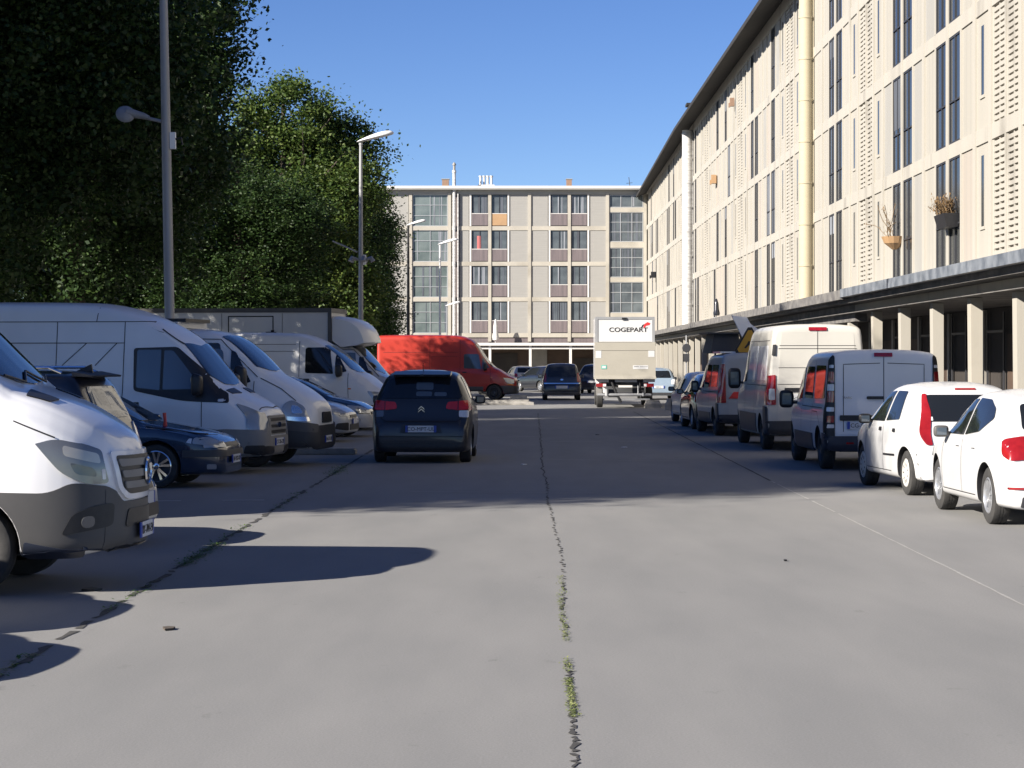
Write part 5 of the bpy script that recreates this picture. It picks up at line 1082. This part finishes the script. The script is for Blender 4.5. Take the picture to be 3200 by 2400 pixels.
mb = MB(); mb.box(-1.9,-.6,-.75,.8,1.98,2.02,0); mb.quadbox([(-1.6,-.35,2.02),(-1.5,-.35,2.02),(-1.5,.05,2.02),(-1.6,.05,2.02),(-1.2,.05,2.85),(-1.08,.05,2.85),(-1.08,.42,2.90),(-1.2,.42,2.90)],0); mb.quadbox([(-1.4,-.55,2.30),(-1.35,-.55,2.30),(-1.35,-.3,2.25),(-1.4,-.3,2.25),(-1.0,.10,2.80),(-.95,.10,2.80),(-.95,.22,2.92),(-1.0,.22,2.92)],0)
mb.build('raised_roof_flaps', M['grey_white'], v.root, ).__setitem__('label', 'grey flaps raised above the van roof')
mb = MB()
def tri(c, s, x, dx, mi): mb.prism([(x, c[0]+s*math.sin(R(a)), c[1]+s*math.cos(R(a))) for a in (-7,7,113,127,233,247)], (dx,0,0), mi)
tri((.10,2.20), .40, -1.98, -.02, 0); tri((.10,2.20), .33, -2.001, -.006, 1)
mb.prism([(-2.008,y+.10,z*.8+2.17) for (y,z) in [(-.02,.12),(.04,.12),(.07,.04),(.14,-.08),(.10,-.10),(.03,.0),(-.02,-.04),(-.05,-.10),(-.10,-.10),(-.06,.0)]], (-.004,0,0), 2); mb.prism([(-2.008,y+.10,z*.8+2.17) for (y,z) in [(-.20,-.13),(-.06,-.13),(-.12,-.05)]], (-.004,0,0), 2)
mb.box(-1.99,-1.93,.05,.15,1.96,2.1,2); sg_ = mb.build('warning_sign', [M['ink'], M['sign_yellow'], M['ink']], v.root)
v.mirror(1.45, 1.15, M['black'], .18, .28, .14, .08); v.wheels('steel', M['alloy_dark']); v.place((4.62,57.8), 1, 93)
# tall white van
v = tail_van('van', 'tall white van with big black mirror, behind the grey van on the right', M['cream_white'], 5.7, 2.05, 2.50, M['plastic'], (.95,4.70), .34, True, hz=1.25, rw=[(0,.58),(.4,.72),(1,.79),(1.8,.84),(5.3,.86),(5.7,.85)])
v.panel('rear_door', [(.80,.62),(-.80,.62),(-.78,1.40),(-.72,2.38),(.72,2.38),(.78,1.40)], 'B', M['cream_white'], .0, .05)
for sg in (1,-1):
    v.panel('tail_light', [(sg*.83,.92),(sg*1.0,.92),(sg*.97,1.50),(sg*.84,1.52)], 'B', M['tail_red'], .016, .02, .06); v.panel('reversing_lamp', [(sg*.85,1.02),(sg*.97,1.02),(sg*.96,1.24),(sg*.86,1.24)], 'B', M['white_lamp'], .02, .02, .06)
v.panel('tail_light', [(5.50,.92),(5.68,.92),(5.68,1.50),(5.56,1.50)], 'LR', M['tail_red'], .014, .02, .06); v.panel('brake_lamp', [(-.18,2.40),(.18,2.40),(.18,2.46),(-.18,2.46)], 'B', M['tail_red'], .02, .01)
v.panel('bumper', [(-1.0,.36),(1.0,.36),(1.0,.60),(-1.0,.60)], 'B', M['plastic_dark'], .04, .03); v.panel('corner_trim', [(5.25,.32),(5.68,.38),(5.68,.88),(5.30,.90)], 'LR', M['navy_plastic'], .02, .02, .08); v.panel('lower_side_trim', [(1.5,.34),(4.1,.34),(4.1,.72),(1.5,.72)], 'LR', M['navy_plastic'], .014, .03, .15)
v.panel('plate_bar', [(.66,1.18),(.06,1.18),(.06,1.26),(.66,1.26)], 'B', M['black'], .022, .01); v.plate('B', .42, 1.08, 'CL-614', .40, .12, off=.016)
v.panel('door_handle', [(.84,1.90),(.90,1.90),(.88,2.12),(.83,2.12)], 'B', M['black'], .02, .01)
v.panel('side_window', [(1.30,1.34,.03),(2.2,1.36,.03),(2.2,2.02,.04),(1.75,2.02,.05)], 'LR', M['auto_glass'], .006, .03)
v.panel('side_pressing', [(2.5,1.40),(3.75,1.40),(3.75,2.10),(2.5,2.10)], 'LR', M['grey_white'], .006, .05); v.panel('side_pressing', [(3.95,1.40),(5.3,1.40),(5.2,2.10),(3.95,2.10)], 'LR', M['grey_white'], .006, .05)
v.seams([('B', [(0,.62),(0,2.38)]), ('B', [(-.78,1.66),(.78,1.66)]), ('B', [(-.76,2.10),(.76,2.10)]), ('B', [(-.78,2.04),(.78,2.04)]), ('B', [(-.8,1.33),(.8,1.33)]), ('LR', [(2.35,.4),(2.35,2.2)]), ('LR', [(3.85,.5),(3.85,2.2)]), ('LR', [(2.35,2.2),(5.4,2.2)]), ('LR', [(2.35,1.3),(5.4,1.3)])], .011)
v.mirror(1.45, 1.42, M['black'], .26, .42, .16, .10); v.wheels('steel', M['alloy_dark']); v.place((4.92,49.9), 1, 91.5)
# low grey van
v = tail_van('van', 'low grey van with twin rear doors and dark tail lamp columns, right row', M['grey_white'], 5.0, 1.93, 1.95, M['navy_plastic'], (.95,4.20), .33, True, rw=[(0,.58),(.4,.72),(1,.79),(1.8,.87),(4.9,.90),(5.0,.89)])
v.panel('rear_door', [(.78,.60),(-.78,.60),(-.78,1.15),(-.76,1.90),(.76,1.90),(.78,1.15)], 'B', M['grey_white'], .0, .06)
for sg in (1,-1):
    v.panel('lamp_column', [(sg*.80,.56,.02),(sg*.955,.56,.02),(sg*.935,1.20,.1),(sg*.88,1.90,.06),(sg*.80,1.88,.06)], 'B', M['black'], .012, .03, .06)
    for (z0, z1, m_) in ((.70,.76,'white_lamp'),(.79,.90,'tail_red'),(.97,1.04,'white_lamp'),(1.12,1.30,'tail_red'),(1.31,1.42,'white_lamp'),(1.44,1.62,'tail_red'),(1.68,1.73,'white_lamp')):
        if sg < 0 and z0 < 1.0: continue
        v.panel('tail_light', [(sg*.815,z0),(sg*.925 if z0 < 1.5 else sg*.895,z0),(sg*.92 if z0 < 1.5 else sg*.89,z1),(sg*.815,z1)], 'B', M[m_], .018, .012, .06)
v.panel('bumper', [(-.94,.34),(.94,.34),(.94,.57),(-.94,.57)], 'B', M['navy_plastic'], .05, .03); v.panel('reflector', [(.62,.44),(.50,.44),(.50,.47),(.62,.47)], 'B', M['tail_red'], .055, .005)
v.panel('corner_trim', [(4.62,.30),(4.98,.36),(4.98,.60),(4.7,.62)], 'LR', M['navy_plastic'], .014, .02, .08); v.panel('lower_side_trim', [(1.5,.30),(3.6,.30),(3.6,.58),(1.5,.58)], 'LR', M['navy_plastic'], .014, .03, .15)
v.panel('corner_glass', [(4.86,.62),(4.98,.62),(4.96,1.86),(4.88,1.80)], 'LR', M['black'], .012, .02, .06)
v.panel('plate_bar', [(.72,.82),(.0,.82),(.0,.91),(.72,.91)], 'B', M['black'], .026, .015); v.plate('B', .34, .745, 'CG-971-D', .52, .12, off=.018)
v.panel('door_handle', [(.28,1.17),(.0,1.17),(.0,1.22),(.28,1.22)], 'B', M['black'], .03, .02); v.panel('brake_lamp', [(.16,1.92),(-.14,1.92),(-.14,1.86),(.16,1.86)], 'B', M['tail_red'], .024, .01)
t = text_mesh('PRIMASTAR' if 0 else 'TRAFIC', .05, M['chrome'], .003); t.parent = v.root; q, nn = v.cast('B', .55, 1.18); t.matrix_local = Matrix.Translation((q.x-.018, .60, 1.18)) @ Matrix.Rotation(R(-90), 4, 'Z') @ Matrix.Rotation(R(90), 4, 'X')
v.seams([('B', [(0,.60),(0,1.90)]), ('B', [(.66,.64),(.66,1.74),(.06,1.76)]), ('B', [(-.66,.64),(-.66,1.74),(-.06,1.76)]), ('LR', [(2.3,.4),(2.3,1.8)]), ('LR', [(3.5,.6),(3.5,1.8)]), ('LR', [(2.3,1.02),(4.6,1.02)]), ('LR', [(3.55,.95),(4.1,.95),(4.5,.7)])], .011)
v.panel('side_window', [(1.30,1.12,.03),(2.15,1.14,.03),(2.15,1.68,.04),(1.75,1.68,.05)], 'LR', M['auto_glass'], .006, .03); v.panel('side_window', [(2.45,1.16),(3.4,1.16),(3.4,1.70),(2.45,1.70)], 'LR', M['auto_glass'], .006, .05); v.panel('side_window', [(3.6,1.16),(4.7,1.18),(4.65,1.72),(3.6,1.72)], 'LR', M['auto_glass'], .006, .05)
v.mirror(1.45, 1.12, M['black'], .24, .30, .15, .10); v.wheels('steel', M['alloy_dark']); v.place((5.05,41.1), 1, 91)
# white hatchback with tall red lamps
v = hatch('hatchback', 'white hatchback with tall narrow red tail lamps and pale hubcaps, right foreground', 'car', M['white_bright'], 3.85, 1.68, 1.48, RIGHT_G, 'cap', M['hubcap'], wr=.30, light='tail_bright', wb=2.50, notail=True, mm=M['black'], noside=True, pz=.62,
    top=[(0,.48),(.02,.60),(.12,.70),(.35,.82),(.75,.93),(.9,.98),(1.6,1.36),(2.0,1.47),(2.7,1.49),(3.25,1.45),(3.42,1.38),(3.62,.98),(3.72,.84),(3.80,.62),(3.85,.56),(3.85,.42)], rwin=[(-.62,.99),(.62,.99),(.56,1.34),(-.56,1.34)])
v.panel('side_window', [(2.28,.97,.02),(2.95,1.00,.04),(2.78,1.38,.04),(2.28,1.38,.02)], 'LR', M['auto_glass'], .005, .03)
for sg in (1,-1):
    v.panel('tail_light', [(-.16,.68,.02),(-.10,.68,.05),(.01,.82,.1),(.06,1.0,.12),(.10,1.18,.1),(.16,1.35,.02),(.10,1.35,.02),(-.02,1.12,.05),(-.10,.85,.1)], 'BL' if sg > 0 else 'BR', M['tail_bright'], .012, .03, .05)
v.panel('reflector', [(.42,.40),(.72,.41),(.72,.48),(.42,.48)], 'B', M['headlight'], .012, .02); v.panel('reflector', [(-.42,.40),(-.72,.41),(-.72,.48),(-.42,.48)], 'B', M['headlight'], .012, .02)
v.panel('side_moulding', [(2.26,.50),(2.86,.51),(2.86,.535),(2.26,.525)], 'LR', M['black'], .008, .0); v.panel('bumper', [(-.80,.24),(.80,.24),(.80,.58),(-.80,.58)], 'B', M['white_bright'], .02, .03)
for s_ in (2.12, 3.0-.12): v.panel('door_handle', [(s_-.13,.83),(s_,.83),(s_-.02,.88),(s_-.11,.88)], 'LR', M['black'], .012, .02, .05)
v.panel('window_label', [(.50,1.0),(.60,1.0),(.60,1.05),(.50,1.05)], 'B', M['white_lamp'], .009, .01)
v.place((5.06,32.9), 1, 94.5)
# white hatchback nearest on the right
v = hatch('hatchback', 'nearest white hatchback with grey mirror and wraparound red tail lamp, at the right edge', 'car', M['white_bright'], 4.05, 1.72, 1.46, RIGHT_G, 'multi', M['alloy'], wr=.315, light='tail_bright', wb=2.47, notail=True, mm=M['plastic'], noside=True,
    top=[(0,.48),(.02,.62),(.12,.72),(.4,.84),(.85,.93),(1.0,.97),(1.75,1.36),(2.1,1.45),(2.8,1.46),(3.25,1.40),(3.5,1.28),(3.72,1.02),(3.85,.92),(3.95,.86),(4.02,.66),(4.05,.50)], rwin=[(-.54,1.04),(.54,1.04),(.50,1.32),(-.50,1.32)])
v.panel('side_window', [(2.26,.95,.02),(2.85,1.0,.05),(3.22,1.16,.05),(3.10,1.27,.06),(2.75,1.36,.05),(2.26,1.37,.02)], 'LR', M['auto_glass'], .005, .03)
for sg in (1,-1): v.panel('tail_light', [(-.40,.76,.02),(-.05,.72,.05),(.09,.78,.04),(.12,.94,.03),(-.05,.98,.06),(-.36,.90,.03)], 'BL' if sg > 0 else 'BR', M['tail_bright'], .012, .03, .05); v.panel('reversing_lamp', [(-.26,.82),(-.18,.82),(-.18,.89),(-.26,.89)], 'BL' if sg > 0 else 'BR', M['white_lamp'], .015, .03, .05)
v.panel('reflector', [(.30,.41),(.78,.42),(.78,.445),(.30,.435)], 'B', M['tail_bright'], .012, .005); pass
for s_ in (2.08, 2.85): v.panel('door_handle', [(s_-.16,.82),(s_,.82),(s_,.85),(s_-.16,.85)], 'LR', M['white_bright'], .022, .01, .05)
v.place((5.16,27.5), 1, 92)

v = hatch('car', 'silver hatchback just outside the left edge, its low shadow crossing the bottom left corner', 'car', M['silver'], 4.1, 1.74, 1.48, LEFT_G); v.place((-4.65,12.0), -1, -4)
v = hatch('car', 'white hatchback just outside the left edge beside the nearest big van', 'car', M['white'], 4.1, 1.74, 1.55, LEFT_G); v.place((-4.85,14.5), -1, -6)

v = hatch('car', 'grey hatchback wholly behind the bonnet of the nearest big van', 'car', M['silver'], 4.1, 1.74, 1.42, LEFT_G); v.place((-4.55,21.6), -1, -5)
# ---------------------------------------------------------------- trees
def crown_mesh(name, lobes, n_cl, n_leaf, ls, m, seed, cr=.55):
    rg = np.random.default_rng(seed)
    C = []
    vols = np.array([l[3]*l[4]*l[5] for l in lobes])**.8; pr = vols/vols.sum()
    while len(C) < n_cl:
        l = lobes[rg.choice(len(lobes), p=pr)]
        d_ = rg.normal(size=3); d_ /= np.linalg.norm(d_); rad = rg.uniform(.55, 1.0)**.6
        rad *= (1.14 if rg.random() < .05 else 1.0); rad *= 1+.13*math.sin(d_[0]*7+seed)*math.cos(d_[1]*6+d_[2]*5)
        C.append((l[0]+d_[0]*l[3]*rad, l[1]+d_[1]*l[4]*rad, l[2]+d_[2]*l[5]*rad))
    C = np.array(C); C = C[C[:, 2] > 1.6]; n_cl = len(C)
    size = rg.uniform(.35, 1.0, n_cl)*cr
    idx = np.repeat(np.arange(n_cl), n_leaf); N = len(idx)
    P = C[idx]+rg.normal(size=(N, 3))*size[idx][:, None]*np.array([1, 1, .7])
    U = rg.normal(size=(N, 3)); U[:, 2] *= .6; U /= np.linalg.norm(U, axis=1)[:, None]
    V = np.cross(U, rg.normal(size=(N, 3))); V /= np.linalg.norm(V, axis=1)[:, None]
    s = rg.uniform(.6, 1.25, N)[:, None]*ls
    Vt = np.empty((N, 4, 3)); Vt[:, 0] = P-U*s*.5; Vt[:, 1] = P+V*s*.36; Vt[:, 2] = P+U*s*.6; Vt[:, 3] = P-V*s*.36
    me = bpy.data.meshes.new(name); me.vertices.add(N*4); me.vertices.foreach_set('co', Vt.reshape(-1).astype(np.float32))
    me.loops.add(N*4); me.loops.foreach_set('vertex_index', np.arange(N*4, dtype=np.int32)); me.polygons.add(N)
    me.polygons.foreach_set('loop_start', np.arange(0, N*4, 4, dtype=np.int32)); me.polygons.foreach_set('loop_total', np.full(N, 4, dtype=np.int32))
    me.materials.append(m); me.update(); me.validate(); return me
def trunk_mesh(h, r, seed):
    rnd = random.Random(seed); mb = MB(); pts = [(0,0,-.2),(.03,.02,1),(0,.06,h*.3),(.1,0,h*.55),(.05,.05,h*.85)]
    mb.tube(pts, [r*1.25,r,r*.85,r*.6,r*.2], 12)
    for k in range(16):
        a = rnd.uniform(0, 6.28); z = h*rnd.uniform(.18, .75); L_ = h*.3*rnd.uniform(.6, 1.1); p = Vector((0,0,z)); dv = Vector((math.cos(a), math.sin(a), rnd.uniform(.3, .9))).normalized(); P = [p]
        for q in range(4): dv = (dv+Vector((rnd.uniform(-.3,.3), rnd.uniform(-.3,.3), rnd.uniform(-.1,.3)))).normalized(); P.append(P[-1]+dv*L_/4)
        mb.tube(P, [r*.34, r*.26, r*.18, r*.11, r*.04], 7)
    return mb.mesh('trunk', M['bark'], 50)
def lobes_big(h, r, seed, n=11, r0=.34, r1=.50, off=.62):
    rnd = random.Random(seed); L_ = [(0,0,h*.55,r*.8,r*.8,h*.36)]
    for k in range(n):
        a = 2*math.pi*k/n+rnd.uniform(-.3,.3); z = h*rnd.uniform(.22,.82); f = math.sin(math.pi*min(1, max(.12, (z/h-.05)/.95)))**.5
        rr = r*rnd.uniform(r0,r1); L_.append((math.cos(a)*r*off*f, math.sin(a)*r*off*f, z, rr, rr, rr*1.05))
    L_.append((rnd.uniform(-.6,.6), rnd.uniform(-.6,.6), h*.88, r*.45, r*.45, h*.12)); return L_
TG = 'broad trees in a row behind the vans on the left'
def tree(label, x, y, cm, tm, rz=0, s=(1,1,1)):
    e = empty('tree', (x, y, 0), rz); tag(e, label, 'tree', TG); e.scale = s
    a = link('trunk', tm, e); b = link('crown', cm, e); return e
T1 = trunk_mesh(17, .42, 1)
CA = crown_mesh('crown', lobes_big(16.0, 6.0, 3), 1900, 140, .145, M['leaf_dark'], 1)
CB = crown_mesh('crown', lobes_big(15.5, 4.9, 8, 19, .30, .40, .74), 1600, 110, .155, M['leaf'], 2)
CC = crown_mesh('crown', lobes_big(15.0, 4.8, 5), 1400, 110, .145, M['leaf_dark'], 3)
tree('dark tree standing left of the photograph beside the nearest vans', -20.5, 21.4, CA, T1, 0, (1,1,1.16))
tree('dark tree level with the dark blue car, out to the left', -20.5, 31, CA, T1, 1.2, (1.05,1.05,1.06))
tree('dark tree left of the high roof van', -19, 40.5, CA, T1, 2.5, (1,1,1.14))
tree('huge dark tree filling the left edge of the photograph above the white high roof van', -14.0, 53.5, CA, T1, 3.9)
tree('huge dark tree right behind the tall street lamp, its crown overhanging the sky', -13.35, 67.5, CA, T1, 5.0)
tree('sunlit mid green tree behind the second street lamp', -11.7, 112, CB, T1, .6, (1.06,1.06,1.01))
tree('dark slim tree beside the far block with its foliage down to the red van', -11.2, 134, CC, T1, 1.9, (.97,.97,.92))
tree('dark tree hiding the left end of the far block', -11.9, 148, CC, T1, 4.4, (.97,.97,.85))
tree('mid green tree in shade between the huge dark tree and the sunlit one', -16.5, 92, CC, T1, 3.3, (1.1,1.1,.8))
tree('low tree added to shade the far road, in front of the sunlit one', -11.0, 89, CC, T1, 2.2, (.86,.86,.64))  # extra tree, put in so its shadow darkens the far road
# low hedge behind the parked row
def hedge_me(L_, seed):
    return crown_mesh('foliage', [(0, y_, .9, 1.2, 1.6, 1.4) for y_ in np.arange(-L_/2, L_/2+.1, 1.6)], int(L_*20), 34, .15, M['leaf_dark'], seed, .4)
e = empty('hedge', (-17.5, 85, 0)); tag(e, 'long dark hedge behind the trees along the left side', 'hedge'); link('foliage', hedge_me(120, 5), e)
mb = MB()
for y_ in np.arange(-58, 59, 2.9): mb.tube([(0,y_,0),(.1,y_+.1,1.6)], .05, 6)
mb.build('stems', M['bark'], e)
# ---------------------------------------------------------------- street lamps and signs
def lamp(label, x, y, h, r, m, head, arm=None, group='street lamps along the left side', box=True, ang=0):
    e = empty('street_lamp', (x, y, 0)); tag(e, label, 'street lamp', group)
    mb = MB(); mb.lathe([(r*1.9, 0), (r*1.9, .25), (r*1.15, .4), (r*1.05, h*.45), (r*.68, h)], (0,0,0), 'Z', 18); mb.build('pole', m, e, sm=40)
    if head:
        mb = MB(); mb.tube([(0,0,h-.05),(0,0,h+.04)], r*.9, 10); mb.build('bracket', m, e)
        hb = bmesh.new(); bmesh.ops.create_uvsphere(hb, u_segments=20, v_segments=10, radius=1)
        for v_ in hb.verts: v_.co = Vector((v_.co.x*head*.5+head*.38, v_.co.y*head*.22, (max(v_.co.z, -.15)*.11*head)*(1+.5*v_.co.x)+h+.05+(v_.co.x+1)*.12*head))
        me = bpy.data.meshes.new('lamp_head'); hb.to_mesh(me); hb.free(); me.materials.append(M['lamp_white']); smooth(me, 60); link('lamp_head', me, e)
    if arm:
        z, L_, up = arm
        mb = MB(); mb.tube([(0,0,z),(-L_*.5,0,z+up*.45),(-L_,0,z+up)], .035, 8); mb.build('lamp_arm', M['lamp_grey'], e)
        hb = MB()
        hb.tube([(-L_*.42,-.02,z+up*.45),(-L_*.55,-.02,z+up*.62),(-L_,-.05,z+up*1.05)], [.04,.065,.10], 12)
        a = hb.build('lamp_housing', M['lamp_grey'], e, sm=50)
        hb = MB(); hb.lathe([(.0,-.02),(.13,0),(.185,.04),(.195,.06),(.16,.08),(.0,.09)], (0,0,0), 'Y', 28); b = hb.build('floodlight_disc', M['lamp_grey'], e, sm=40); b.location = (-L_-.0, -.12, z+up*.95); b.rotation_euler = (R(-24), 0, R(14))
    if box:
        z = arm[0]-.55 if arm else h*.55
        mb = MB(); mb.box(r*.9, r*.9+.11, -.07, .07, z, z+.34, 0); mb.tube([(r+.1,0,z+.2),(r+.22,-.02,z+.22),(r+.24,-.02,z+.08)], .022, 8, 1); mb.build('junction_box', [M['lamp_white'], M['black']], e)
    return e
# tall lamp: base hidden behind the white high roof van
e = lamp('tall grey lamp post with a round floodlight arm, running off the top', -7.12, 46.5, 14, .092, M['galv'], 1.0, (6.68, .80, .21)); e.rotation_euler.y = R(-1.1)
lamp('second lamp post with a white head, in front of the sunlit tree', -5.5, 78.5, 9.3, .078, M['galv'], 1.3, None)
e = lamp('third thin lamp post with a white head before the stair windows', -5.0, 142, 9.0, .07, M['lamp_white'], 1.3, None, box=False)
e = lamp('dark lamp post beside the left end of the far block', -6.0, 122, 9.0, .08, M['black'], 1.1, None, box=False)
e = lamp('short lamp with a white head just left of the third lamp post', -5.15, 160, 5.6, .05, M['lamp_grey'], 1.1, None, box=False)
# extra brackets on the second lamp
e = empty('floodlight', (-5.5, 78.5, 0)); tag(e, 'small floodlights clamped round the second lamp post', 'floodlight')
mb = MB(); mb.tube([(-.12,0,5.55),(-.55,0,5.75),(-.98,0,5.93)], .03, 6); mb.build('arm', M['galv'], e)
mb = MB()
for k in range(5):
    a = 2*math.pi*k/5; mb.tube([(.10*math.cos(a),.10*math.sin(a),5.3),(.36*math.cos(a),.36*math.sin(a),5.34),(.42*math.cos(a),.42*math.sin(a),5.22)], [.03,.08,.09], 8)
mb.build('lamp_cluster', M['lamp_grey'], e)
# round sign seen from behind in the arcade
e = empty('road_sign', (7.25, 99, 0)); tag(e, 'dark round sign on a post, seen from behind before the arcade columns', 'road sign')
mb = MB(); mb.tube([(0,0,0),(0,0,2.9)], .035, 8); mb.build('post', M['galv'], e)
mb = MB(); mb.lathe([(.17,-.02),(.19,0),(.17,.02)], (0,-.05,2.35), 'Y', 28); mb.box(-.13,.13,-.07,-.045,1.75,2.10); mb.build('sign_disc', M['plastic_dark'], e)
